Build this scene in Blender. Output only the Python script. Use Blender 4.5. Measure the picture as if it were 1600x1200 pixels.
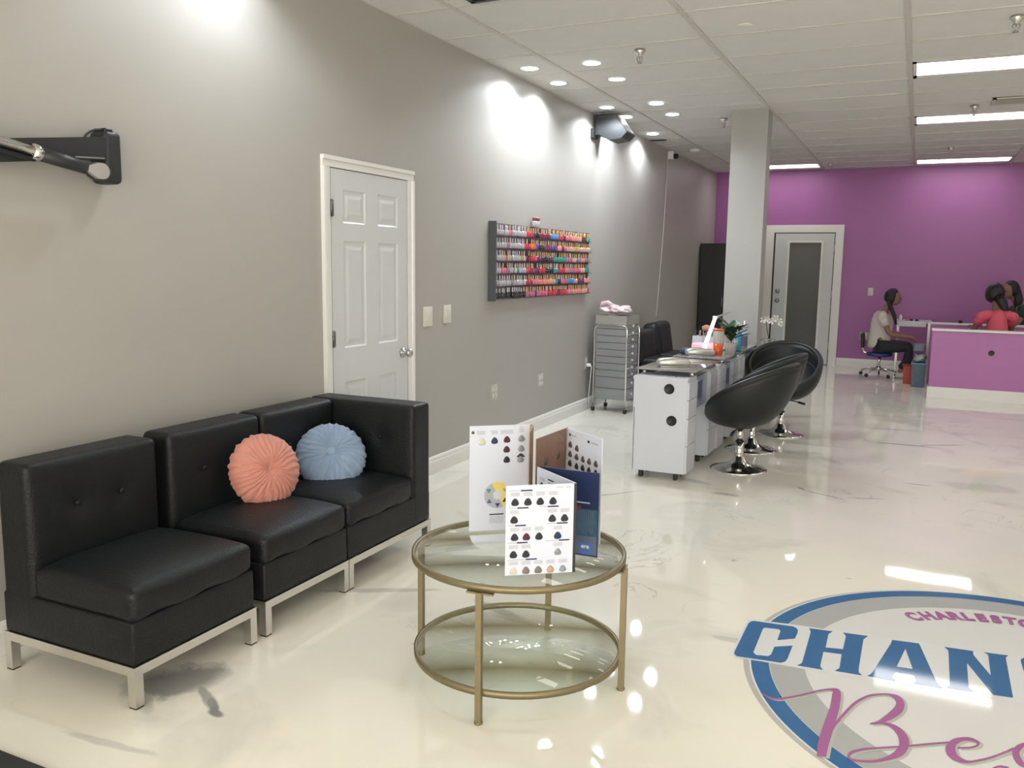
import bpy, bmesh, math, random, json
from mathutils import Vector, Matrix, Euler
random.seed(7)
S = bpy.context.scene
COL = S.collection
PI = math.pi
for o in list(bpy.data.objects): bpy.data.objects.remove(o)

# ---------------------------------------------------------------- camera, world, exposure
cd = bpy.data.cameras.new('camera'); cam = bpy.data.objects.new('camera', cd); COL.objects.link(cam)
cd.sensor_fit = 'HORIZONTAL'; cd.sensor_width = 36.0; cd.lens = 1328.91 / 1600 * 36; cd.clip_start = .02
R = [[0.903809, -0.421959, -0.071275], [0.427723, 0.895995, 0.119359], [0.013498, -0.138364, 0.990289]]
m = Matrix.Identity(4)
for i in range(3):
    m[i][0] = R[i][0]; m[i][1] = R[i][2]; m[i][2] = -R[i][1]
m.translation = (3.01554, 0.0, 1.47452)
cam.matrix_world = m
S.camera = cam
S.view_settings.view_transform = 'Standard'; S.view_settings.look = 'None'
S.view_settings.gamma = 1; S.view_settings.use_curve_mapping = False
S.view_settings.exposure = 0.0
w = bpy.data.worlds.new('world'); S.world = w; w.use_nodes = True
bg = w.node_tree.nodes['Background']; bg.inputs[0].default_value = (1.0, .935, .825, 1); bg.inputs[1].default_value = WORLD_E = 6.0
HC = 2.978
RX, FY, BY = 7.2, 14.0, -1.6            # right wall, far wall, shop front
def area(name, loc, rot, sx, sy, e, col, portal=False):
    l = bpy.data.lights.new(name, 'AREA'); l.shape = 'RECTANGLE'; l.size = sx; l.size_y = sy; l.energy = e; l.color = col
    if portal: l.cycles.is_portal = True
    o = bpy.data.objects.new(name, l); COL.objects.link(o); o.location = loc; o.rotation_euler = rot
    return o
# daylight enters through the shop window behind the camera
area('window_daylight', (3.6, BY - .12, 1.45), (-PI/2, 0, 0), 6.4, 2.5, 1, (1, 1, 1), portal=True)

# ---------------------------------------------------------------- materials
def mat(name, col, rough=.5, metal=0, spec=.5, var=0, vscale=8, bump=0, bscale=60, emis=None, es=0, alpha=1, trans=0, ior=1.45, coat=0):
    M = bpy.data.materials.new(name); M.use_nodes = True; nt = M.node_tree; b = nt.nodes['Principled BSDF']
    c = tuple(col) + (1,)
    b.inputs['Base Color'].default_value = c; b.inputs['Roughness'].default_value = rough
    b.inputs['Metallic'].default_value = metal; b.inputs['Specular IOR Level'].default_value = spec
    b.inputs['IOR'].default_value = ior; b.inputs['Transmission Weight'].default_value = trans
    b.inputs['Alpha'].default_value = alpha; b.inputs['Coat Weight'].default_value = coat
    if emis: b.inputs['Emission Color'].default_value = tuple(emis) + (1,); b.inputs['Emission Strength'].default_value = es
    tc = nt.nodes.new('ShaderNodeTexCoord')
    if var:
        n = nt.nodes.new('ShaderNodeTexNoise'); n.inputs['Scale'].default_value = vscale; n.inputs['Detail'].default_value = 4
        nt.links.new(tc.outputs['Object'], n.inputs['Vector'])
        mx = nt.nodes.new('ShaderNodeMix'); mx.data_type = 'RGBA'
        mx.inputs[6].default_value = tuple(max(0, x*(1-var)) for x in col) + (1,)
        mx.inputs[7].default_value = tuple(min(1, x*(1+var)) for x in col) + (1,)
        nt.links.new(n.outputs['Fac'], mx.inputs[0]); nt.links.new(mx.outputs[2], b.inputs['Base Color'])
    if bump:
        n = nt.nodes.new('ShaderNodeTexNoise'); n.inputs['Scale'].default_value = bscale; n.inputs['Detail'].default_value = 3
        nt.links.new(tc.outputs['Object'], n.inputs['Vector'])
        bp = nt.nodes.new('ShaderNodeBump'); bp.inputs['Strength'].default_value = bump; bp.inputs['Distance'].default_value = .01
        nt.links.new(n.outputs['Fac'], bp.inputs['Height']); nt.links.new(bp.outputs[0], b.inputs['Normal'])
    return M
M = {}
M['wall'] = mat('greige_wall_paint', (.375, .36, .33), .42, var=.03, vscale=3, bump=.03, bscale=180)
M['purple'] = mat('orchid_wall_paint', (.335, .12, .32), .42, var=.04, vscale=2, bump=.03, bscale=150)
M['white_wall'] = mat('white_wall_paint', (.72, .71, .68), .5, var=.02, bump=.03, bscale=150)
M['ceil'] = mat('ceiling_tile_board', (.66, .655, .635), .9, var=.05, vscale=5, bump=.25, bscale=220)
M['tbar'] = mat('ceiling_grid_enamel', (.55, .53, .49), .5, var=.03)
M['trim'] = mat('white_trim_paint', (.72, .71, .68), .35, var=.02)
M['door'] = mat('white_door_paint', (.56, .57, .57), .38, var=.02)
M['column'] = mat('column_paint', (.35, .345, .33), .45, var=.03)
M['leather'] = mat('black_leather', (.0065, .0078, .0092), .46, bump=.25, bscale=130, var=.3, vscale=20, spec=.36)
M['leather2'] = mat('black_vinyl', (.012, .014, .015), .42, bump=.1, bscale=90, var=.2, vscale=12, spec=.4)
M['chrome'] = mat('chrome', (.78, .77, .74), .12, 1, bump=.02)
M['chrome_soft'] = mat('brushed_chrome', (.66, .64, .60), .28, 1, bump=.03, bscale=200)
M['gold'] = mat('brushed_gold', (.235, .195, .11), .42, .6, var=.1, vscale=30, bump=.05, bscale=200)
M['black'] = mat('black_plastic', (.012, .013, .015), .4, var=.1)
M['rubber'] = mat('dark_rubber', (.03, .03, .03), .7, var=.1)
M['darkgrey'] = mat('dark_grey_plastic', (.022, .024, .026), .45, var=.1)
M['white'] = mat('white_plastic', (.78, .78, .77), .35, var=.02)
M['ivory'] = mat('ivory_plastic', (.62, .60, .54), .4, var=.02)
M['laminate'] = mat('white_laminate', (.60, .62, .68), .25, var=.02)
M['hinge_steel'] = mat('dark_hinge_steel', (.14, .14, .145), .35, .8)
M['steel'] = mat('steel', (.42, .42, .42), .3, 1, var=.05)
M['paper'] = mat('white_card', (.60, .635, .74), .3, var=.01)
M['ink'] = mat('grey_print', (.42, .42, .46), .5, var=.05)
M['navy'] = mat('navy_print', (.011, .022, .075), .3, var=.2, vscale=20)
M['brown_card'] = mat('brown_print', (.20, .115, .08), .3, var=.25, vscale=14)
M['kraft'] = mat('kraft_card', (.36, .25, .17), .6, var=.1)
def glass(name, tint, rough=0.0, gloss=.10, fres=1.45):
    G = bpy.data.materials.new(name); G.use_nodes = True; nt = G.node_tree; nt.nodes.clear()
    o = nt.nodes.new('ShaderNodeOutputMaterial'); t = nt.nodes.new('ShaderNodeBsdfTransparent'); t.inputs[0].default_value = tuple(tint)+(1,)
    g = nt.nodes.new('ShaderNodeBsdfGlossy'); g.inputs['Roughness'].default_value = rough; g.inputs[0].default_value = (1, 1, 1, 1)
    lw = nt.nodes.new('ShaderNodeLayerWeight'); lw.inputs[0].default_value = .5; pw = nt.nodes.new('ShaderNodeMath'); pw.operation = 'POWER'; pw.inputs[1].default_value = 5; nt.links.new(lw.outputs['Facing'], pw.inputs[0])
    f = nt.nodes.new('ShaderNodeMath'); f.operation = 'MULTIPLY_ADD'; f.inputs[1].default_value = .9; f.inputs[2].default_value = .045; nt.links.new(pw.outputs[0], f.inputs[0])
    mx = nt.nodes.new('ShaderNodeMixShader'); nt.links.new(f.outputs[0], mx.inputs[0]); nt.links.new(t.outputs[0], mx.inputs[1]); nt.links.new(g.outputs[0], mx.inputs[2])
    nt.links.new(mx.outputs[0], o.inputs[0]); return G
M['glass'] = glass('table_glass', (.955, .985, .965))
M['clear'] = glass('clear_plastic', (.9, .9, .92), .05)
def haze_plastic(name, col, mixf):
    G = bpy.data.materials.new(name); G.use_nodes = True; nt = G.node_tree; b = nt.nodes['Principled BSDF']
    b.inputs['Base Color'].default_value = tuple(col)+(1,); b.inputs['Roughness'].default_value = .2
    t = nt.nodes.new('ShaderNodeBsdfTransparent'); mx = nt.nodes.new('ShaderNodeMixShader'); mx.inputs[0].default_value = mixf
    nt.links.new(t.outputs[0], mx.inputs[1]); nt.links.new(b.outputs[0], mx.inputs[2]); nt.links.new(mx.outputs[0], nt.nodes['Material Output'].inputs[0])
    return G
M['drawer'] = haze_plastic('smoky_drawer_plastic', (.33, .34, .355), .74)
M['frost'] = mat('smoked_frosted_glass', (.085, .085, .078), .22, var=.1, vscale=2)

# ---------------------------------------------------------------- mesh builder
class MB:
    def __init__(s): s.v = []; s.f = []; s.m = []; s.sm = []
    def add(s, vs, fs, mi=0, sm=True):
        b = len(s.v); s.v += [tuple(v) for v in vs]
        for f in fs: s.f.append(tuple(b+i for i in f)); s.m.append(mi); s.sm.append(sm)
        return s
    def box(s, c, d, rz=0, mi=0, rot=None):
        Mx = (rot or Euler((0, 0, rz))).to_matrix() if not isinstance(rot, Matrix) else rot
        hx, hy, hz = d[0]/2, d[1]/2, d[2]/2
        vs = [Vector(c) + Mx @ Vector((x*hx, y*hy, z*hz)) for x in (-1, 1) for y in (-1, 1) for z in (-1, 1)]
        return s.add(vs, [(0, 1, 3, 2), (4, 6, 7, 5), (0, 4, 5, 1), (2, 3, 7, 6), (0, 2, 6, 4), (1, 5, 7, 3)], mi, False)
    def b2(s, lo, hi, mi=0):
        return s.box([(a+b)/2 for a, b in zip(lo, hi)], [abs(b-a) for a, b in zip(lo, hi)], mi=mi)
    def tube(s, pts, r, n=10, mi=0, caps=True, closed=False, sq=False):
        pts = [Vector(p) for p in pts]; N = len(pts); rings = []; prev = None
        for i in range(N):
            if closed: t = pts[(i+1) % N]-pts[i-1]
            else: t = pts[min(i+1, N-1)]-pts[max(i-1, 0)]
            if t.length < 1e-9: t = Vector((0, 0, 1))
            t.normalize()
            if prev is None:
                a = Vector((0, 0, 1)) if abs(t.z) < .9 else Vector((1, 0, 0)); u = t.cross(a).normalized()
            else: u = (prev - t*prev.dot(t)).normalized()
            prev = u; v = t.cross(u); rr = r[i] if isinstance(r, (list, tuple)) else r
            off = PI/4 if n == 4 else 0
            rings.append([pts[i] + (u*math.cos(off+2*PI*k/n)+v*math.sin(off+2*PI*k/n))*rr for k in range(n)])
        vs = [p for rg in rings for p in rg]; fs = []
        for i in range(N if closed else N-1):
            j = (i+1) % N
            for k in range(n): fs.append((i*n+k, i*n+(k+1) % n, j*n+(k+1) % n, j*n+k))
        if caps and not closed: fs += [tuple(range(n-1, -1, -1)), tuple((N-1)*n+k for k in range(n))]
        return s.add(vs, fs, mi, n > 4)
    def cyl(s, a, b, r, n=20, mi=0): return s.tube([a, b], r, n, mi)
    def lathe(s, prof, n=32, c=(0, 0, 0), mi=0, ax=None, capb=True, capt=True):
        Mx = ax or Matrix.Identity(3); c = Vector(c); vs = []; fs = []
        for r, z in prof:
            for k in range(n): vs.append(c + Mx @ Vector((r*math.cos(2*PI*k/n), r*math.sin(2*PI*k/n), z)))
        for i in range(len(prof)-1):
            for k in range(n): fs.append((i*n+k, i*n+(k+1) % n, (i+1)*n+(k+1) % n, (i+1)*n+k))
        if capb: fs.append(tuple(range(n-1, -1, -1)))
        if capt: fs.append(tuple((len(prof)-1)*n+k for k in range(n)))
        return s.add(vs, fs, mi)
    def rbox(s, c, d, r=.02, n=3, g=6, mi=0, rot=None, puff=None):
        h = [x/2 for x in d]; r = min([r]+h)
        Mx = rot if isinstance(rot, Matrix) else (rot or Euler((0, 0, 0))).to_matrix(); c = Vector(c)
        def ticks(H):
            inner = H-r; t = []
            for i in range(n+1): t.append(-H + r*(1-math.cos(PI/2*i/n)) if False else -inner - r*math.cos(PI/2*i/n)*1.0)
            t[-1] = -inner
            for i in range(1, g): t.append(-inner+2*inner*i/g)
            for i in range(n+1): t.append(inner + r*math.sin(PI/2*i/n))
            return t
        T = [ticks(x) for x in h]; vd = {}; vs = []; fs = []
        def vid(p):
            k = tuple(round(x, 6) for x in p)
            if k in vd: return vd[k]
            q = Vector([max(-(h[i]-r), min(h[i]-r, p[i])) for i in range(3)]); e = Vector(p)-q
            if e.length > 1e-9: e = e.normalized()*r
            o = q+e
            if puff: o = puff(o, h)
            vd[k] = len(vs); vs.append(c + Mx @ o); return vd[k]
        for ax in range(3):
            a, b = (ax+1) % 3, (ax+2) % 3
            for sg in (-1, 1):
                for i in range(len(T[a])-1):
                    for j in range(len(T[b])-1):
                        q = []
                        for (x, y) in ((i, j), (i+1, j), (i+1, j+1), (i, j+1)):
                            p = [0, 0, 0]; p[ax] = sg*h[ax]; p[a] = T[a][x]; p[b] = T[b][y]; q.append(vid(p))
                        if len(set(q)) < 3: continue
                        q = list(dict.fromkeys(q))
                        fs.append(tuple(q if sg > 0 else q[::-1]))
        return s.add(vs, fs, mi)
    def prism(s, pts, z0, z1, mi=0):
        n = len(pts); vs = [(x, y, z0) for x, y in pts]+[(x, y, z1) for x, y in pts]
        fs = [tuple(range(n-1, -1, -1)), tuple(range(n, 2*n))]+[(i, (i+1) % n, n+(i+1) % n, n+i) for i in range(n)]
        return s.add(vs, fs, mi, False)
    def sphere(s, c, r, nu=16, nv=10, mi=0, fn=None, rot=None):
        r = r if isinstance(r, (tuple, list)) else (r, r, r); Mx = rot or Matrix.Identity(3); vs = []; fs = []
        for i in range(nv+1):
            th = PI*i/nv
            for k in range(nu):
                ph = 2*PI*k/nu; d = Vector((math.sin(th)*math.cos(ph), math.sin(th)*math.sin(ph), math.cos(th)))
                f = fn(d) if fn else 1
                vs.append(Vector(c)+Mx @ Vector((d.x*r[0]*f, d.y*r[1]*f, d.z*r[2]*f)))
        for i in range(nv):
            for k in range(nu): fs.append((i*nu+k, (i+1)*nu+k, (i+1)*nu+(k+1) % nu, i*nu+(k+1) % nu))
        return s.add(vs, fs, mi)
    def mesh(s, name, mats, weld=False):
        me = bpy.data.meshes.new(name); me.from_pydata(s.v, [], s.f)
        for x in (mats if isinstance(mats, (list, tuple)) else [mats]): me.materials.append(M[x] if isinstance(x, str) else x)
        for p, mi, sm in zip(me.polygons, s.m, s.sm): p.material_index = mi; p.use_smooth = sm
        if weld:
            bm = bmesh.new(); bm.from_mesh(me); bmesh.ops.remove_doubles(bm, verts=bm.verts, dist=1e-5); bmesh.ops.recalc_face_normals(bm, faces=bm.faces); bm.to_mesh(me); bm.free()
        me.update(); return me
    def obj(s, name, mats, parent=None, weld=False, loc=None):
        o = bpy.data.objects.new(name, s.mesh(name, mats, weld)); COL.objects.link(o)
        if parent is not None: o.parent = parent
        if loc is not None: o.location = loc
        return o
def thing(name, label, cat, loc=(0, 0, 0), rz=0, group=None, kind=None):
    o = bpy.data.objects.new(name, None); COL.objects.link(o); o.location = loc; o.rotation_euler = (0, 0, rz)
    o.empty_display_size = .05
    return tag(o, label, cat, group, kind)
def tag(o, label=None, cat=None, group=None, kind=None):
    if label: o['label'] = label
    if cat: o['category'] = cat
    if group: o['group'] = group
    if kind: o['kind'] = kind
    return o
def kids(o): return [c for c in bpy.data.objects if c.parent == o]
def dup(root, loc, rz=0, label=None, group=None):
    r = root.copy(); COL.objects.link(r); r.location = loc; r.rotation_euler = (0, 0, rz)
    if label: r['label'] = label
    if group: r['group'] = group
    for c in kids(root):
        k = c.copy(); COL.objects.link(k); k.parent = r
        for d in kids(c):
            e = d.copy(); COL.objects.link(e); e.parent = k
    return r
def inst(me, name, parent, loc, rot=(0, 0, 0), sc=None):
    o = bpy.data.objects.new(name, me); COL.objects.link(o); o.parent = parent; o.location = loc; o.rotation_euler = rot
    if sc: o.scale = sc
    return o
ORD = ['zeroth', 'first', 'second', 'third', 'fourth', 'fifth', 'sixth', 'seventh', 'eighth', 'ninth', 'tenth', 'eleventh', 'twelfth', 'thirteenth', 'fourteenth', 'fifteenth', 'sixteenth', 'seventeenth', 'eighteenth', 'nineteenth']
TENS = ['', '', 'twent', 'thirt', 'fort', 'fift']
def ordn(n):
    if n < 20: return ORD[n]
    return TENS[n//10]+('ieth' if n % 10 == 0 else 'y-'+ORD[n % 10])

# ================================================================ ROOM SHELL
# floor material: glossy cream epoxy with grey marbling and smears
def floor_mat():
    Fm = bpy.data.materials.new('cream_marbled_epoxy'); Fm.use_nodes = True; nt = Fm.node_tree; N = nt.nodes; L = nt.links
    b = N['Principled BSDF']; b.inputs['Roughness'].default_value = .035; b.inputs['IOR'].default_value = 1.5
    b.inputs['Specular IOR Level'].default_value = .5
    tc = N.new('ShaderNodeTexCoord'); geo = tc.outputs['Object']
    def noise(sc, det=4, dist=0, rough=.5, vec=None):
        n = N.new('ShaderNodeTexNoise'); n.inputs['Scale'].default_value = sc; n.inputs['Detail'].default_value = det; n.inputs['Distortion'].default_value = dist; n.inputs['Roughness'].default_value = rough
        L.new(vec or geo, n.inputs['Vector']); return n
    def ramp(src, pts):
        r = N.new('ShaderNodeValToRGB'); e = r.color_ramp.elements
        e[0].position, e[0].color = pts[0][0], (pts[0][1],)*3+(1,); e[1].position, e[1].color = pts[1][0], (pts[1][1],)*3+(1,)
        for q in pts[2:]:
            x = e.new(q[0]); x.color = (q[1],)*3+(1,)
        L.new(src, r.inputs[0]); return r.outputs[0]
    def mixc(f, a, bb, bt='MIX'):
        x = N.new('ShaderNodeMix'); x.data_type = 'RGBA'; x.blend_type = bt
        if isinstance(f, float): x.inputs[0].default_value = f
        else: L.new(f, x.inputs[0])
        for i, s_ in ((6, a), (7, bb)):
            if isinstance(s_, tuple): x.inputs[i].default_value = s_+(1,)
            else: L.new(s_, x.inputs[i])
        return x.outputs[2]
    def mth(op, a, bb=None):
        x = N.new('ShaderNodeMath'); x.operation = op
        for i, s_ in ((0, a), (1, bb)):
            if s_ is None: continue
            if isinstance(s_, (int, float)): x.inputs[i].default_value = s_
            else: L.new(s_, x.inputs[i])
        return x.outputs[0]
    cream = mixc(ramp(noise(.9, 3).outputs['Fac'], [(.35, 0), (.7, 1)]), (.80, .765, .665), (.72, .705, .635))
    cloud = ramp(noise(1.6, 6, 1.2).outputs['Fac'], [(.56, 0), (.74, .55)])
    c = mixc(cloud, cream, (.50, .49, .45))
    # thin veins where a distorted noise crosses its middle value, thinned by a mask
    v = noise(1.1, 5, 2.2, .55); d = mth('ABSOLUTE', mth('SUBTRACT', v.outputs['Fac'], .5))
    line = ramp(d, [(.0, 1), (.006, 0)]); mask = ramp(noise(.8, 2).outputs['Fac'], [(.54, 0), (.62, 1)])
    c = mixc(mth('MULTIPLY', mth('MULTIPLY', line, mask), .55), c, (.33, .32, .32))
    sp = ramp(noise(9, 2).outputs['Fac'], [(.755, 0), (.785, .6)])
    c = mixc(sp, c, (.36, .34, .32))
    # smears of grey pigment at known spots: centre, radii, angle, strength, edge noise
    wob = noise(7, 5, .4, .6); wobf = mth('MULTIPLY', mth('SUBTRACT', wob.outputs['Fac'], .5), 1.0)
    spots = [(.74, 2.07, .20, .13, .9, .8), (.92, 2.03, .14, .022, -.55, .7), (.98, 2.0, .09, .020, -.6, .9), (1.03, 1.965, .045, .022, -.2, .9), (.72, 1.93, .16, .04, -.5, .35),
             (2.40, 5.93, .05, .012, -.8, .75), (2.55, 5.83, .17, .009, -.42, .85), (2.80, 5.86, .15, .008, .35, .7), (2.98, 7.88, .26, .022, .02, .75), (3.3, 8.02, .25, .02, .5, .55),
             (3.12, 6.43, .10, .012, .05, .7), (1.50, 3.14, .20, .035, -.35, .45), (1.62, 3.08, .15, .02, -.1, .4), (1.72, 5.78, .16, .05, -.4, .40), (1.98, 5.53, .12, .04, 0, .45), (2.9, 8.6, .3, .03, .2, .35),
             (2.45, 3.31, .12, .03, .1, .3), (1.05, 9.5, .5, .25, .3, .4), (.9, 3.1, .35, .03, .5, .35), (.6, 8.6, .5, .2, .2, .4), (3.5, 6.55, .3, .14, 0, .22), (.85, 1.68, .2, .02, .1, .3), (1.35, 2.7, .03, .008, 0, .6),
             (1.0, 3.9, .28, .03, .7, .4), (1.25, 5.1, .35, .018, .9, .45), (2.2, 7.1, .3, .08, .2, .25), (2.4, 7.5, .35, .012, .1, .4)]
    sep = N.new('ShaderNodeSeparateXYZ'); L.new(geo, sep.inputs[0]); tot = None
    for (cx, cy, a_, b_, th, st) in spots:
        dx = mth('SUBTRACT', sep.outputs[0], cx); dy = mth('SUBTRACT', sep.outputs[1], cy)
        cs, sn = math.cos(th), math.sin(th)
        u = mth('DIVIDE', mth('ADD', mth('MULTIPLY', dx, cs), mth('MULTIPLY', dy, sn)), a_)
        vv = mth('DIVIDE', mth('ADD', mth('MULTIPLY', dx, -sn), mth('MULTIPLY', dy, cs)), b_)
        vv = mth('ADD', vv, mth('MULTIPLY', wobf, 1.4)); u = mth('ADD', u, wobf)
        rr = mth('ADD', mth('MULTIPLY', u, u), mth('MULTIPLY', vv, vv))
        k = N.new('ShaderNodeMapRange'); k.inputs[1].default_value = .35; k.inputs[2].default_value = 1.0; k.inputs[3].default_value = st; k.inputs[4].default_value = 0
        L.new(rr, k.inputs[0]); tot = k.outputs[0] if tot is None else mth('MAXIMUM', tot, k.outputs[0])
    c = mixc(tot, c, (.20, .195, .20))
    L.new(c, b.inputs['Base Color'])
    bn = noise(1.7, 2); bp = N.new('ShaderNodeBump'); bp.inputs['Strength'].default_value = .25; bp.inputs['Distance'].default_value = .004
    L.new(bn.outputs['Fac'], bp.inputs['Height']); L.new(bp.outputs[0], b.inputs['Normal'])
    return Fm
M['floor'] = floor_mat()
tag(MB().b2((-.15, BY-.15, -.12), (RX+.15, FY+.15, 0)).obj('floor', 'floor'), kind='structure')
tag(MB().b2((-.15, BY-.15, -.0), (0, FY+.15, HC+.1)).obj('wall_left', 'wall'), kind='structure')
tag(MB().b2((0, FY, 0), (RX, FY+.15, HC+.1)).obj('wall_back', 'purple'), kind='structure')
tag(MB().b2((RX, BY-.15, 0), (RX+.15, FY+.15, HC+.1)).obj('wall_right', 'white_wall'), kind='structure')
wf = MB(); wf.b2((0, BY-.15, 0), (.4, BY, HC+.1)); wf.b2((6.8, BY-.15, 0), (RX, BY, HC+.1)); wf.b2((.4, BY-.15, 0), (6.8, BY, .2)); wf.b2((.4, BY-.15, 2.7), (6.8, BY, HC+.1))
tag(wf.obj('wall_front', 'white_wall'), kind='structure')
win = thing('window_1', None, None, (0, BY-.08, 0), kind='structure')
for x in (.42, 2.0, 3.6, 5.2, 6.78): MB().box((x, 0, 1.45), (.05, .06, 2.5)).obj('window_frame', 'steel', win)
MB().b2((.4, -.03, .2), (6.8, .03, .25)).obj('window_sill', 'steel', win)
# ceiling: a slab above, tiles and grid bars hung below as parts
ce = tag(MB().b2((-.1, BY-.1, HC+.07), (RX+.1, FY+.1, HC+.12)).obj('ceiling', 'ceil'), kind='structure')
GX, GY, TX, TY = .4158, 4.6278, 1.2192, .6096
xs = [0.006, GX, GX+TX, GX+2*TX, GX+3*TX, GX+4*TX, GX+5*TX, RX]
rows = [GY+TY*j for j in range(-11, 17)]; rows = [y for y in rows if BY < y < FY-.05]; rows = [BY]+rows+[FY]
LIT = set()                 # cells taken by troffers / vents
def cell(cx, cy):
    return (min(range(len(xs)-1), key=lambda i: abs((xs[i]+xs[i+1])/2-cx)), min(range(len(rows)-1), key=lambda j: abs((rows[j]+rows[j+1])/2-cy)))
troffers = [(3.4635, y) for y in (4.933, 7.371, 9.809, 13.467, 2.495)]+[(1.0254, 13.467)]+[(5.9, y) for y in (4.933, 7.371, 9.809, 12.2)]
for t in troffers: LIT.add(cell(*t))
tm = {}
rng = random.Random(3)
for i in range(len(xs)-1):
    for j in range(len(rows)-1):
        if (i, j) in LIT: continue
        dx, dy = xs[i+1]-xs[i]-.012, rows[j+1]-rows[j]-.012
        k = (round(dx, 3), round(dy, 3))
        if k not in tm:
            q = MB(); q.b2((-dx/2, -dy/2, 0), (dx/2, dy/2, .015)); tm[k] = q.mesh('ceiling_tile', 'ceil')
        o = inst(tm[k], 'ceiling_tile', ce, ((xs[i]+xs[i+1])/2, (rows[j]+rows[j+1])/2, HC+.004+rng.uniform(-.002, .002)), (rng.uniform(-.002, .002), rng.uniform(-.001, .001), 0))
for x in xs[1:-1]: MB().b2((x-.017, BY, HC-.004), (x+.017, FY, HC+.006)).obj('ceiling_runner', 'tbar', ce)
for y in rows[1:-1]: MB().b2((0, y-.008, HC-.001), (RX, y+.008, HC+.006)).obj('ceiling_crossbar', 'tbar', ce)
q = MB(); q.b2((0, BY, HC-.006), (.012, FY, HC+.02)); q.obj('ceiling_edge', 'tbar', ce)
# baseboards
def baseb(name, a, b, n):
    a, b, n = Vector(a), Vector(b), Vector(n); q = MB(); t = .014
    prof = [(0, 0), (t, 0), (t, .085), (t*.75, .095), (t*.75, .108), (t*.3, .122), (0, .125)]
    vs = [p + n*u + Vector((0, 0, z)) for p in (a, b) for u, z in prof]; k = len(prof)
    q.add(vs, [(i, (i+1) % k, k+(i+1) % k, k+i) for i in range(k)]+[tuple(range(k)), tuple(range(2*k-1, k-1, -1))], 0, False)
    return tag(q.obj(name, 'trim', weld=True), kind='structure')
baseb('baseboard_left', (0, BY, 0), (0, 3.887, 0), (1, 0, 0)); baseb('baseboard_left', (0, 4.829, 0), (0, FY, 0), (1, 0, 0))
baseb('baseboard_back', (0, FY, 0), (.80, FY, 0), (0, -1, 0)); baseb('baseboard_back', (1.965, FY, 0), (RX, FY, 0), (0, -1, 0))
baseb('baseboard_right', (RX, BY, 0), (RX, FY, 0), (-1, 0, 0))
# column
tag(MB().b2((1.292, 8.56, 0), (1.632, 8.80, HC+.06)).obj('column', 'column'), kind='structure')
baseb('baseboard_column', (1.292, 8.56, 0), (1.632, 8.56, 0), (0, -1, 0)); baseb('baseboard_column', (1.632, 8.56, 0), (1.632, 8.80, 0), (1, 0, 0))

# ---------------------------------------------------------------- door in the left wall (six panels)
d1 = thing('door_1', 'white six-panel interior door with its casing beside the black sofa', None, (0, 4.358, 0), kind='structure'); 
slab = MB(); W2, Hd, T = .3945, 2.0, .0
# panelled slab face as a heightfield of rails and panels
cols_ = [(-.285, -.065), (.065, .285)]; rows_ = [(.22, .78), (.98, 1.60), (1.70, 1.89)]
yc = [-W2, -.285, -.065, .065, .285, W2]; zc = [.008, .22, .78, .98, 1.60, 1.70, 1.89, Hd]
for i in range(5):
    for j in range(7):
        if i in (1, 3) and j in (1, 3, 5): continue
        slab.b2((0, yc[i], zc[j]), (.012, yc[i+1], zc[j+1]))
slab.obj('door_slab', 'door', d1)
for a, b in cols_:
    for c, d in rows_:
        q = MB(); e = .026; f = .05
        def rg(ins, x): return [(x, a+ins, c+ins), (x, b-ins, c+ins), (x, b-ins, d-ins), (x, a+ins, d-ins)]
        vs = rg(0, .012)+rg(e*.4, .005)+rg(e, .005)+rg(f, .0105); fs = []
        for k in range(3):
            for t in range(4): fs.append((k*4+t, k*4+(t+1) % 4, (k+1)*4+(t+1) % 4, (k+1)*4+t))
        fs.append((12, 13, 14, 15)); q.add(vs, fs, 0, False); q.obj('door_panel', 'door', d1)
for a, b in (((-.4712, 0), (-.405, 2.064)), ((.405, 0), (.4712, 2.064))):
    sg = -1 if a[0] < 0 else 1; o_ = a[0] if sg < 0 else b[0]; i_ = b[0] if sg < 0 else a[0]
    q = MB(); q.prism([(.0, o_), (.026, o_), (.026, o_-sg*.022), (.017, o_-sg*.030), (.014, i_), (.0, i_)], 0, 2.004); q.obj('door_casing', 'trim', d1, weld=True)
q = MB(); q.b2((0, -.4712, 2.005), (.016, .4712, 2.043)); q.b2((0, -.4712, 2.0435), (.026, .4712, 2.066)); q.obj('door_casing', 'trim', d1)
q = MB(); q.b2((.0, -.4045, 0), (.002, -.395, 2.004)); q.b2((.0, .395, 0), (.002, .4045, 2.004)); q.b2((.0, -.3949, 2.0005), (.002, .3949, 2.0045)); q.obj('door_gap', 'darkgrey', d1)
for z in (1.78, 1.04, .25):
    q = MB(); q.b2((.010, -.402, z-.045), (.017, -.378, z+.045)); q.cyl((.018, -.398, z-.048), (.018, -.398, z+.048), .007, 10); q.obj('hinge', 'hinge_steel', d1)
q = MB(); q.lathe([(.0, 0), (.033, 0), (.031, .010), (.012, .014), (.011, .035)], 24, (.012, .335, .90), ax=Matrix.Rotation(PI/2, 3, 'Y')); q.sphere((.065, .335, .90), (.022, .028, .028)); q.obj('door_knob', 'steel', d1)
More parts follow.
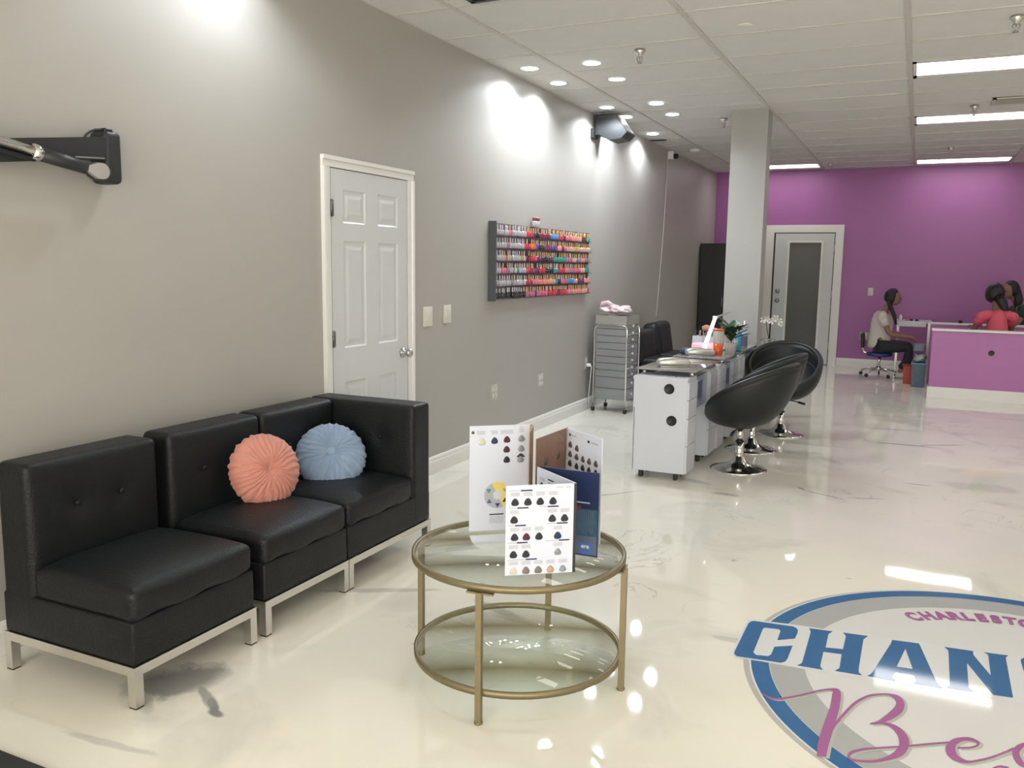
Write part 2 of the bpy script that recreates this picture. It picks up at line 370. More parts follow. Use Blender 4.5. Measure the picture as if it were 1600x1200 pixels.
# ---------------------------------------------------------------- far door with glazed panel
d2 = thing('door_2', 'white far door with a tall smoked glass panel in the purple wall', None, (1.40, FY, 0), kind='structure')
q = MB()
for lo, hi in (((-.433, 0), (-.235, 2.02)), ((.27, 0), (.433, 2.02)), ((-.235, 0), (.27, .25)), ((-.235, 1.90), (.27, 2.02))): q.b2((lo[0], -.030, max(lo[1], .01)), (hi[0], .0, hi[1]))
q.obj('door_slab', 'door', d2)
q = MB()
for lo, hi in (((-.245, .24), (-.215, 1.91)), ((.25, .24), (.28, 1.91)), ((-.215, .24), (.25, .27)), ((-.215, 1.88), (.25, 1.91))): q.b2((lo[0], -.042, lo[1]), (hi[0], -.03, hi[1]))
q.obj('glazing_bead', 'trim', d2)
MB().b2((-.24, -.02, .25), (.275, -.012, 1.90)).obj('door_glass', 'frost', d2)
for lo, hi in (((-.596, 0), (-.46, 2.15)), ((.445, 0), (.563, 2.15)), ((-.46, 2.035), (.445, 2.15))): MB().b2((lo[0], -.03, lo[1]), (hi[0], 0, hi[1])).obj('door_casing', 'trim', d2)
MB().b2((-.46, -.004, 0), (.445, -.001, 2.035)).obj('door_gap', 'black', d2)
for z in (.98, 1.13):
    q = MB(); q.lathe([(.034, 0), (.034, .012), (.018, .02), (.024, .05), (.02, .062)], 18, (-.36, -.03, z), ax=Matrix.Rotation(PI/2, 3, 'X')); q.obj('door_knob' if z < 1 else 'deadbolt', 'steel', d2)
for z in (.3, 1.1, 1.8): MB().cyl((.438, -.034, z-.05), (.438, -.034, z+.05), .007, 8).obj('hinge', 'steel', d2)

TROF_E = 6.5
DL_E = 34.0
# ================================================================ LIGHT FITTINGS
M['lens'] = mat('troffer_lens_glow', (.9, .9, .9), .4, emis=(1, .97, .93), es=TROF_E)
M['disc'] = mat('downlight_glow', (.9, .9, .9), .4, emis=(.93, .96, 1), es=22)
tl = {(3.4635, 4.933): 'bright fluorescent ceiling panel nearest the shop front, above the logo', (3.4635, 7.371): 'large bright fluorescent ceiling panel, nearest of the three seen at right',
      (3.4635, 9.809): 'bright fluorescent ceiling panel in the middle of the three at right', (3.4635, 13.467): 'bright fluorescent ceiling panel close to the purple wall, above the reception desk',
      (3.4635, 2.495): 'bright fluorescent ceiling panel over the shop entrance', (1.0254, 13.467): 'bright fluorescent ceiling panel by the purple wall behind the square column'}
for (x, y) in troffers:
    t = thing('ceiling_light', tl.get((x, y), 'bright fluorescent ceiling panel of the outer right-hand row, %s from the shop front' % {4.933: 'nearest', 7.371: 'second', 9.809: 'third', 12.2: 'fourth'}.get(y, 'last')), 'light', (x, y, HC), group='fluorescent ceiling panels')
    q = MB(); hx, hy = TX/2-.02, TY/2-.012
    for lo, hi in (((-hx, -hy), (-hx+.025, hy)), ((hx-.025, -hy), (hx, hy)), ((-hx, -hy), (hx, -hy+.06)), ((-hx, hy-.10), (hx, hy))): q.b2((lo[0], lo[1], -.002), (hi[0], hi[1], .05))
    q.b2((-hx, -hy, .05), (hx, hy, .065)); q.obj('frame', 'white', t)
    MB().b2((-hx+.025, -hy+.06, .008), (hx-.025, hy-.10, .016)).obj('lens', 'lens', t)
dls = [(.2, 3.12), (.7, 3.12), (.2, 6.22), (.2, 6.80), (.7, 6.24), (.7, 6.83), (.22, 7.98), (.22, 8.56), (.71, 7.96), (.70, 8.57), (.17, 9.72)]
nm = ['beside the wall above the sofa', 'above the sofa, away from the wall', 'leftmost of the cluster, beside the wall', 'beside the wall, second of the cluster going back', 'front one of the cluster, away from the wall',
      'second one of the cluster away from the wall', 'above the black wall speaker, beside the wall', 'just behind the black wall speaker', 'away from the wall, third of its row going back', 'farthest of the row away from the wall', 'farthest one beside the wall, past the speaker']
for (x, y), n_ in zip(dls, nm):
    t = thing('downlight', 'round bright recessed downlight '+n_, 'light', (x, y, HC), group='round downlights over the left wall')
    MB().lathe([(.062, .0), (.078, -.006), (.083, -.002), (.083, .001), (.062, .001)], 28, capb=False, capt=False).obj('trim_ring', 'white', t)
    MB().lathe([(.0001, -.003), (.04, -.0035), (.064, -.001)], 28, capb=False, capt=False).obj('lens', 'disc', t)
    l = bpy.data.lights.new('downlight_lamp', 'SPOT'); l.energy = DL_E*(.7 if y < 4 else 1); l.color = (.86, .93, 1); l.spot_size = math.radians(150); l.spot_blend = .35; l.shadow_soft_size = .05
    o = bpy.data.objects.new('downlight_lamp', l); COL.objects.link(o); o.parent = t; o.location = (0, 0, -.03)
# sprinklers, detector, vents
spm = None
for i, (x, y, lb) in enumerate([(1.148, 5.99, 'chrome fire sprinkler head hanging nearest the downlight cluster'), (1.125, 8.97, 'fire sprinkler head just left of the square column'), (3.44, 6.06, 'chrome fire sprinkler head in the top right corner'),
      (3.377, 9.089, 'fire sprinkler head hanging in front of the middle ceiling panel'), (3.273, 11.978, 'fire sprinkler head in front of the far ceiling panel'), (1.771, 13.20, 'small fire sprinkler head near the purple wall beside the far-left panel')]):
    lo_ = (x, y, HC-.001)
    if spm is None:
        t = spm = thing('sprinkler', lb, 'sprinkler', lo_, group='ceiling fire sprinklers')
        MB().lathe([(.028, 0), (.036, -.002), (.040, -.012), (.018, -.03), (.016, -.045)], 20).obj('escutcheon', 'chrome_soft', t)
        q = MB()
        for sg in (-1, 1): q.tube([(sg*.012, 0, -.04), (sg*.02, 0, -.055), (sg*.014, 0, -.075), (0, 0, -.088)], .0035, 6)
        q.cyl((0, 0, -.04), (0, 0, -.088), .004, 8); q.lathe([(.017, -.088), (.017, -.091)], 16); q.obj('frame_arms', 'steel', t)
    else: dup(spm, lo_, 0, lb)
t = thing('smoke_detector', 'small white round ceiling detector near the far left wall', 'detector', (.316, 11.117, HC)); MB().lathe([(.07, 0), (.07, -.012), (.05, -.03), (.02, -.036)], 24).obj('housing', 'white', t)
t = thing('ceiling_speaker', 'pale round disc flush in a ceiling tile', 'cover', (1.928, 5.656, HC)); MB().lathe([(.05, .004), (.05, -.003), (.04, -.006)], 24).obj('cover', 'ceil', t)
def vent(x, y, sx, sy, lb, n, m_, sl):
    t = thing('ceiling_vent', lb, 'vent', (x, y, HC-.004)); q = MB()
    for lo, hi in (((-sx, -sy), (-sx+.03, sy)), ((sx-.03, -sy), (sx, sy)), ((-sx, -sy), (sx, -sy+.03)), ((-sx, sy-.03), (sx, sy))): q.b2((lo[0], lo[1], -.01), (hi[0], hi[1], 0))
    q.obj('frame', m_, t); MB().b2((-sx+.03, -sy+.03, -.001), (sx-.03, sy-.03, 0)).obj('duct', 'black', t)
    s_ = MB().box((0, 0, 0), (2*sx-.06, .022, .002), rot=Euler((.6, 0, 0))).mesh('slat', sl)
    for k in range(n): inst(s_, 'slat', t, (0, -sy+.05+(2*sy-.1)*k/(n-1), -.008))
vent(3.80, 8.90, .30, .16, 'grey slatted air vent at right edge between two ceiling panels', 9, 'tbar', 'tbar')
vent(.82, 4.32, .24, .24, 'dark square return air grille at top edge above the door', 14, 'darkgrey', 'darkgrey')
t = thing('ceiling_slot', 'short dark slot diffuser in the ceiling past the last downlight', 'vent', (.10, 10.2, HC-.006)); MB().box((0, 0, 0), (.19, .05, .006)).obj('slot', 'darkgrey', t)

# ================================================================ SOFA
def buttoned(h0, cx, cy, btn, depth=.012, rad=.07):
    def f(o, h):
        o = o.copy()
        if o.x > 0:
            puff = .018*max(0, 1-(o.y/h[1])**2)*max(0, 1-(o.z/h[2])**2)
            o.x += puff
            for (by, bz) in btn:
                r2 = ((o.y-by)**2+(o.z-bz)**2)/rad**2; o.x -= depth*math.exp(-r2*2.0)
        return o
    return f
def sofa_module(lb, loc, wid, endback=False):
    t = thing('sofa_section', lb, 'sofa', loc, group='black leather sofa sections on chrome frames')
    # local: x 0(back)..0.655(front), y 0..wid
    D = .655; sw = wid-(.165 if endback else 0)
    MB().rbox((D/2, wid/2, .222), (D-.006, wid-.006, .152), .012, g=4).obj('seat_base', 'leather', t)
    def puff(o, h):
        o = o.copy(); fx = max(0, 1-(o.x/h[0])**4); fy = max(0, 1-(o.y/h[1])**4)
        wz = max(0, min(1, o.z/h[2])); o.z += wz*(.022*fx*fy - .012*(1-fx*fy))
        o.x += .012*max(0, 1-(o.z/h[2])**2)*(1 if o.x > .2*h[0] else 0)*max(0, 1-(o.y/h[1])**2)
        if o.z < 0 and o.x > h[0]*.8: o.z += .006*math.sin(o.y*28)
        return o
    MB().rbox((.165+(D-.165)/2, sw/2, .352), (D-.165-.002, sw-.012, .125), .030, n=4, g=12, puff=puff).obj('seat_cushion', 'leather', t)
    bt = [(-.095, .055), (.095, .055)]
    bk = MB().rbox((.085, sw/2+ (0 if not endback else .0), .46), (.165, (sw if not endback else sw)-.008, .62), .028, n=4, g=20, puff=buttoned(0, 0, 0, [(a, b+.08) for a, b in bt])).obj('backrest', 'leather', t)
    bm_ = MB().lathe([(.012, 0), (.011, .004), (.005, .007)], 12, ax=Matrix.Rotation(PI/2, 3, 'Y')).mesh('button', 'leather')
    for a, b in bt: inst(bm_, 'button', bk, (.085+.0825+.009, sw/2+a, .46+b+.08))
    if endback:
        Rz = Matrix.Rotation(-PI/2, 3, 'Z')
        eb = MB().rbox((D/2, wid-.083, .46), (.165, D-.004, .62), .022, n=4, g=20, rot=Rz, puff=buttoned(0, 0, 0, [(-.07, .135), (.13, .135)])).obj('side_back', 'leather', t)
        for a in (-.07, .13): inst(MB().lathe([(.012, 0), (.011, .004), (.005, .007)], 12, ax=Matrix.Rotation(PI/2, 3, 'X')).mesh('button', 'leather'), 'button', eb, (D/2+a, wid-.083-.0825-.009, .46+.135))
    # chrome frame
    q = MB(); tk = .034
    for lo, hi in (((D-tk, 0), (D, wid)), ((0, 0), (tk, wid)), ((tk, 0), (D-tk, tk)), ((tk, wid-tk), (D-tk, wid))): q.b2((lo[0], lo[1], .114), (hi[0], hi[1], .146))
    q.obj('frame', 'chrome_soft', t)
    for x in (tk/2, D-tk/2):
        for y in (tk/2, wid-tk/2):
            l = MB().b2((x-tk/2, y-tk/2, .006), (x+tk/2, y+tk/2, .114)).obj('leg', 'chrome_soft', t)
            MB().b2((x-tk/2+.001, y-tk/2+.001, 0), (x+tk/2-.001, y+tk/2-.001, .006)).obj('foot_pad', 'rubber', l)
    return t
sofa_module('black leather sofa section nearest the camera, open left side, against the wall', (.13, 1.858, 0), .575)
sofa_module('middle black leather sofa section, holding up the pink pleated cushion', (.13, 2.484, 0), .548)
sofa_module('corner black leather sofa section with a tall end back, beside the door', (.13, 3.036, 0), .716, True)
# pleated round cushions
def pleated(name, lb, loc, Rr, th, mt, mt2, nrm, btn, seed):
    t = thing(name, lb, 'cushion', loc, group='round pleated velvet cushions on the sofa'); rg = random.Random(seed)
    nu, nv = 180, 30; q = MB(); vs = []; fs = []
    ph = [rg.uniform(0, 6.28) for _ in range(6)]
    for i in range(nv+1):
        s_ = i/nv*2-1                     # -1 back centre, 0 rim, 1 front centre
        for k in range(nu):
            a = 2*PI*k/nu; e = abs(s_); r = 1-e
            z = (1-r**3.2)**.5 if r < 1 else 0
            rad = r**.92; z = (1-rad**2.6)**.55*.5*(1 if s_ > 0 else -1)
            dim = math.exp(-(rad/.16)**2)*.22; z *= (1-dim*1.2)
            pl = .5+.32*math.sin(a*29+ph[0]+1.8*math.sin(a*3+ph[1])+2.2*math.sin(rad*6+a*4+ph[3]))+.18*math.sin(a*47+ph[2]+2.5*math.sin(a*5+ph[5]+rad*9)); pl = max(0, pl)**.75
            amp = .105*(min(1, rad*4))*(.45+.55*rad)
            rim = max(0, 1-abs(rad-1)*6); 
            nz = amp*(pl-.5)*(1 if s_ > 0 else -1); ro = rad*(1+.012*math.sin(a*23+ph[4])*rim+.045*(pl-.5)*rim)
            vs.append((ro*Rr*math.cos(a), ro*Rr*math.sin(a), z*th + nz*Rr*.9))
    for i in range(nv):
        for k in range(nu): fs.append((i*nu+k, i*nu+(k+1) % nu, (i+1)*nu+(k+1) % nu, (i+1)*nu+k))
    z = Vector((0, 0, 1)); Q = z.rotation_difference(Vector(nrm).normalized()).to_matrix()
    q.add([Q @ Vector(v) for v in vs], fs); q.obj('cover', mt, t, weld=True)
    q = MB(); q.sphere(Q @ Vector((0, 0, th*.5*.80)), (Rr*btn, Rr*btn, Rr*btn*.55), 20, 10, rot=Q); q.obj('centre_button', mt2, t)
    return t
M['pink'] = mat('pink_velvet', (.52, .215, .165), .6, var=.15, vscale=14, bump=.1, bscale=200); M['pink'].node_tree.nodes['Principled BSDF'].inputs['Sheen Weight'].default_value = .2
M['blue'] = mat('dusty_blue_velvet', (.215, .295, .42), .6, var=.15, vscale=14, bump=.1, bscale=200); M['blue'].node_tree.nodes['Principled BSDF'].inputs['Sheen Weight'].default_value = .2
pleated('round_cushion', 'pink velvet round cushion with radial pleats on the middle sofa section', (.455, 2.87, .558), .163, .150, 'pink', 'pink', (.86, -.36, .30), .045, 1)
pleated('round_cushion', 'dusty blue velvet round cushion with a centre button in the sofa corner', (.455, 3.345, .528), .172, .145, 'blue', 'blue', (.55, -.62, .56), .13, 5)

# ================================================================ COFFEE TABLE
TC = (1.79, 2.679); tb = thing('coffee_table', 'round two-tier glass coffee table with a thin brushed gold frame', 'table', (TC[0], TC[1], 0), math.radians(6))
Rt = .383
def ring(z, r, h=.02, wdt=.012):
    n = 96; vs = []; fs = []
    for k in range(n):
        a = 2*PI*k/n
        for rr, zz in ((r-wdt, z-h/2), (r, z-h/2), (r, z+h/2), (r-wdt, z+h/2)): vs.append((rr*math.cos(a), rr*math.sin(a), zz))
    for k in range(n):
        for t in range(4): fs.append((k*4+t, ((k+1) % n)*4+t, ((k+1) % n)*4+(t+1) % 4, k*4+(t+1) % 4))
    return MB().add(vs, fs, 0, True)
ring(.457, Rt, .020, .013).obj('top_ring', 'gold', tb, weld=True); ring(.100, .376, .020, .012).obj('shelf_ring', 'gold', tb, weld=True)
def gdisc(z, r): return MB().lathe([(r, z-.0035), (r, z+.0035)], 72)
gdisc(.460, Rt-.015).obj('glass_top', 'glass', tb); gdisc(.102, .364).obj('glass_shelf', 'glass', tb)
for k in range(4):
    a = -PI/2+k*PI/2; x, y = .386*math.cos(a), .386*math.sin(a)
    l = MB().box((x, y, .2255), (.020, .020, .439), rz=a).obj('leg', 'gold', tb)
    MB().lathe([(.014, 0), (.015, .004), (.014, .008)], 16, (x, y, 0)).obj('foot', 'gold', l)
    q = MB(); q.box((x*.985, y*.985, .441), (.016, .09, .006), rz=a); q.obj('bracket', 'gold', l)
    MB().lathe([(.007, .464), (.007, .467)], 12, (x*.93, y*.93, 0)).obj('glass_pad', 'clear', l)
# colour charts standing on the table
ZT = .4640
M['sw_dark'] = mat('dark_hair_swatch', (.022, .024, .032), .35, bump=.5, bscale=400); M['sw_red'] = mat('burgundy_hair_swatch', (.085, .018, .03), .35, bump=.5, bscale=400)
M['sw_navy'] = mat('navy_hair_swatch', (.015, .035, .11), .35, bump=.5, bscale=400); M['sw_grey'] = mat('silver_hair_swatch', (.24, .26, .28), .4, var=.3, vscale=90)
M['sw_blond'] = mat('pale_blond_swatch', (.55, .53, .44), .4, var=.2, vscale=90); M['sw_tan'] = mat('tan_hair_swatch', (.42, .29, .21), .4, var=.2, vscale=90)
M['sw_ash'] = mat('ash_brown_swatch', (.17, .15, .125), .4, var=.3, vscale=90); M['sw_brown'] = mat('brown_hair_swatch', (.09, .065, .055), .4, var=.3, vscale=90)
M['wheel_y'] = mat('yellow_print', (.72, .60, .18), .5); M['wheel_g'] = mat('green_print', (.06, .25, .16), .5); M['wheel_b'] = mat('blue_print', (.06, .12, .32), .5); M['wheel_p'] = mat('violet_print', (.06, .04, .2), .5)
M['wheel_grey'] = mat('wheel_grey_print', (.40, .42, .46), .5); M['teal'] = mat('teal_photo_print', (.03, .085, .13), .3, var=.5, vscale=30); M['maroon'] = mat('maroon_print', (.12, .03, .04), .4, var=.3, vscale=30)
M['steelblue'] = mat('grey_blue_print', (.09, .11, .17), .3, var=.15, vscale=12)
class Panel:
    """upright card from floor-plan point a to b; u,v in 0..1 across its printed face (the side to the right of a->b)"""
    def __init__(s, parent, name, a, b, h, mt, th=.004, z0=ZT):
        s.a, s.b, s.h, s.z0 = Vector((a[0], a[1], 0)), Vector((b[0], b[1], 0)), h, z0
        d = (s.b-s.a); s.w = d.length; s.d = d.normalized(); s.n = Vector((s.d.y, -s.d.x, 0))   # normal towards the viewer
        s.rot = Matrix((s.d, Vector((0, 0, 1)), s.n)).transposed(); 
        c = (s.a+s.b)/2 - s.n*th/2; c.z = z0+h/2
        s.o = MB().box(c, (s.w, h, th), rot=s.rot).obj(name, mt, parent)
    def pt(s, u, v, e=.0): p = s.a + s.d*(u*s.w) + s.n*e; p.z = s.z0+v*s.h; return p
    def rects(s, L, mt, name='printed_text', e=.0004):
        q = MB()
        for (u0, v0, u1, v1) in L: q.add([s.pt(u0, v0, e), s.pt(u1, v0, e), s.pt(u1, v1, e), s.pt(u0, v1, e)], [(0, 1, 2, 3)], 0, False)
        return q.obj(name, mt, s.o)
    def poly(s, P, mt, name, e=.0006):
        return MB().add([s.pt(u, v, e) for u, v in P], [tuple(range(len(P)))], 0, False).obj(name, mt, s.o)
    def swatch(s, u, v, size, mt):
        # a domed tuft of hair: rounded drop shape
        out = []; n = 14
        for k in range(n):
            a = PI/2+2*PI*k/n; r = 1+.11*math.cos(3*(a-PI/2)); out.append((r*math.cos(a)*.5, r*math.sin(a)*.5))
        c = s.pt(u, v); vs = []
        for sc, e in ((1, .0002), (.8, .003), (.35, .0045)):
            for x, y in out: vs.append(c + s.d*(x*size*sc)+Vector((0, 0, y*size*sc))+s.n*e)
        fs = [(i*n+k, i*n+(k+1) % n, (i+1)*n+(k+1) % n, (i+1)*n+k) for i in range(2) for k in range(n)]+[tuple(2*n+k for k in range(n))]
        MB().add(vs, fs).obj('hair_swatch', mt, s.o)
    def text(s, st, u, v, size, mt):
        fc = bpy.data.curves.new('lettering', 'FONT'); fc.body = st; fc.size = size; fc.align_x = 'CENTER'; fc.offset = size*.02
        tmp = bpy.data.objects.new('lettering', fc); COL.objects.link(tmp)
        me = bpy.data.meshes.new_from_object(tmp.evaluated_get(bpy.context.evaluated_depsgraph_get())); bpy.data.objects.remove(tmp)
        me.materials.clear(); me.materials.append(M[mt]); R4 = s.rot.to_4x4(); R4.translation = s.pt(u, v, .0008); me.transform(R4)
        o = bpy.data.objects.new('lettering', me); COL.objects.link(o); o.parent = s.o
def tx(u, v, wd=.12, n=3, hh=.009, g=.014): return [(u-wd/2, v+g*k-.0, u+wd/2, v+g*k+hh) for k in range(n)]
# small tri-fold chart (front)
b1 = thing('color_chart', 'small tri-fold hair color chart with dark swatches, front of the glass table', 'brochure')
P = Panel(b1, 'front_page', (1.861, 2.417), (2.045, 2.552), .303, 'paper')
R_ = 1/240; ux = lambda px: (px-78)/822; vy = lambda py: 1-(py-22)/1150
rowsD = [(238, [(188, 'sw_dark'), (342, 'sw_dark'), (490, 'sw_dark'), (645, 'sw_dark')]), (462, [(180, 'sw_dark'), (640, 'sw_dark'), (790, 'sw_dark')]), (685, [(188, 'sw_dark'), (330, 'sw_red'), (482, 'sw_dark'), (710, 'sw_navy')]),
         (908, [(176, 'sw_navy' if 0 else 'sw_dark'), (328, 'sw_dark')]), (898, [(715, 'sw_grey')]), (1120, [(180, 'sw_blond'), (330, 'sw_ash'), (480, 'sw_ash'), (628, 'sw_tan'), (780, 'sw_grey')])]
T_ = []
for py, L in rowsD:
    for px, mt in L:
        P.swatch(ux(px), vy(py), .0255 if mt != 'sw_grey' else .0235, mt); T_ += tx(ux(px), vy(py-82), .13, 3, .009, .0145)
P.rects(T_, 'ink')
P.rects([(ux(a), vy(b+9), ux(c), vy(b-9)) for a, b, c in ((255, 88, 395), (215, 308, 350), (580, 304, 715), (190, 532, 322), (695, 523, 830), (215, 753, 347), (725, 744, 855), (325, 973, 462))], 'navy', 'heading_bar')
P.rects([(ux(a), vy(b+5), ux(c), vy(b-5)) for a, b, c in ((120, 88, 245), (110, 308, 205), (490, 300, 570), (110, 532, 180), (580, 523, 690), (110, 753, 205), (560, 744, 715), (105, 973, 315), (680, 60, 770))], 'ink', 'heading_text')
P.text('ere', ux(828), vy(72), .012, 'ink')
MB().box((2.0475, 2.5565, ZT+.1515), (.009, .006, .303), rz=.63).obj('spine', 'darkgrey', b1)
P2 = Panel(b1, 'inner_page', (1.843, 2.709), (2.045, 2.560), .303, 'paper'); P2.n = P2.n
P2.rects([(.30, .90, .46, .915)], 'navy', 'heading_bar'); P2.rects(tx(.15, .86, .14)+tx(.38, .84, .14)+tx(.15, .62, .14)+tx(.4, .62, .14), 'ink')
for v in (.80, .56, .34): P2.swatch(.14, v, .024, 'sw_dark'); P2.swatch(.36, v, .024, 'sw_dark')
P3 = Panel(b1, 'blue_cover', (1.846, 2.714), (2.072, 2.722), .303, 'navy')
P3.rects([(.01, .02, .985, .24)], 'steelblue', 'lower_band'); P3.rects([(.01, .24, .985, .56)], 'teal', 'photo_print'); P3.rects([(.12, .545, .72, .60)], 'maroon', 'photo_print', .0006)
q = [(.12+.034*k, .26+.05*((k*7) % 4)/4, .12+.034*k+.014, .54) for k in range(24)]; P3.rects(q, 'steelblue', 'photo_print', .0007)
P3.text('ere', .80, .095, .022, 'paper'); P3.rects([(.70, .02, .93, .16)], 'wheel_b', 'logo_square', .0006); P3.rects([(.32, .632, .62, .640), (.64, .628, .86, .643)], 'ink')
# tall chart
b2 = thing('color_chart', 'tall white hair color chart with a round color wheel, at back left', 'brochure')
P = Panel(b2, 'front_page', (1.536, 2.775), (1.717, 2.922), .409, 'paper'); ux = lambda px: (px-90)/625; vy = lambda py: 1-(py-185)/1087
for px, py, mt in ((215, 348, 'sw_blond'), (347, 343, 'sw_navy'), (477, 335, 'sw_red'), (475, 437, 'sw_red'), (477, 543, 'sw_dark'), (630, 330, 'sw_grey'), (628, 433, 'sw_grey'), (622, 545, 'sw_grey')): P.swatch(ux(px), vy(py), .026 if mt != 'sw_blond' else .03, mt)
P.swatch(ux(124), vy(252), .012, 'sw_brown')
P.rects([(ux(a), vy(b), ux(c), vy(b-9)) for a, c in ((165, 250), (312, 378), (412, 540)) for b in (245, 259, 273)]+[(ux(603), vy(b), ux(655), vy(b-9)) for b in (230, 245, 260)], 'ink'); P.text('ere', ux(628), vy(213), .012, 'ink')
P.poly([(ux(578+94*k/8), vy(520-40*math.sin(PI*k/8))) for k in range(9)], 'sw_dark', 'arc_print')
cx, cy, ro, ri = 383, 905, 138, 46
def wheel(a0, a1, mt):
    n = 14; A = [a0+(a1-a0)*k/n for k in range(n+1)]
    for k in range(n): P.poly([(ux(cx+r*math.cos(a)), vy(cy-r*math.sin(a))) for r, a in ((ri, A[k]), (ro, A[k]), (ro, A[k+1]), (ri, A[k+1]))], mt, 'wheel_segment', .0005) if 0 else None
    q = MB(); vs = []
    for a in A:
        for r in (ri, ro): vs.append(P.pt(ux(cx+r*math.cos(a)), vy(cy-r*math.sin(a)), .0005))
    q.add(vs, [(2*k, 2*k+1, 2*k+3, 2*k+2) for k in range(n)], 0, False); q.obj('wheel_segment', mt, P.o)
wheel(-1.1, 2.0, 'wheel_y'); wheel(2.0, 5.18, 'wheel_grey')
for x, y, mt, up in ((383, 800, 'wheel_y', 1), (292, 858, 'wheel_g', -1), (297, 965, 'wheel_b', 1), (385, 1010, 'wheel_p', -1), (462, 858, 'sw_tan', -1), (462, 960, 'sw_red', 1)):
    P.poly([(ux(x-27), vy(y+20*up)), (ux(x+27), vy(y+20*up)), (ux(x), vy(y-26*up))] if up > 0 else [(ux(x-27), vy(y-20)), (ux(x), vy(y+26)), (ux(x+27), vy(y-20))], mt, 'wheel_mark', .001)
P.rects([(ux(300), vy(1112), ux(450), vy(1099))], 'sw_dark', 'heading_text'); P.rects([(ux(298), vy(b), ux(450), vy(b-7)) for b in (1135, 1150, 1165, 1180, 1195)], 'ink')
Panel(b2, 'spine', (1.717, 2.922), (1.727, 2.926), .409, 'kraft'); Panel(b2, 'back_page', (1.727, 2.926), (1.768, 2.80), .405, 'kraft')
b3 = thing('color_chart', 'tall brown hair color chart opened to a white swatch page, at back right', 'brochure')
P = Panel(b3, 'brown_cover', (1.822, 2.750), (1.838, 3.000), .394, 'brown_card'); P.text('ere', .50, .60, .042, 'paper')
for u, v in ((.3, .75), (.72, .76), (.3, .35), (.72, .35)): P.swatch(u, v, .03, 'sw_brown')
Panel(b3, 'spine', (1.838, 3.002), (1.842, 2.998), .396, 'kraft')
P = Panel(b3, 'swatch_page', (1.842, 2.998), (2.03, 2.862), .394, 'paper')
for u, v in ((.10, .845), (.30, .83), (.10, .75), (.30, .745), (.48, .745), (.66, .745), (.85, .745), (.10, .66), (.30, .655), (.48, .66), (.66, .66), (.85, .66)): P.swatch(u, v, .025, 'sw_brown' if v > .7 else 'sw_dark')
P.rects([(.06, .93, .11, .955), (.60, .92, .66, .945)], 'sw_dark', 'marker'); P.rects([(.14, .935, .28, .95), (.69, .925, .90, .94)], 'ink')

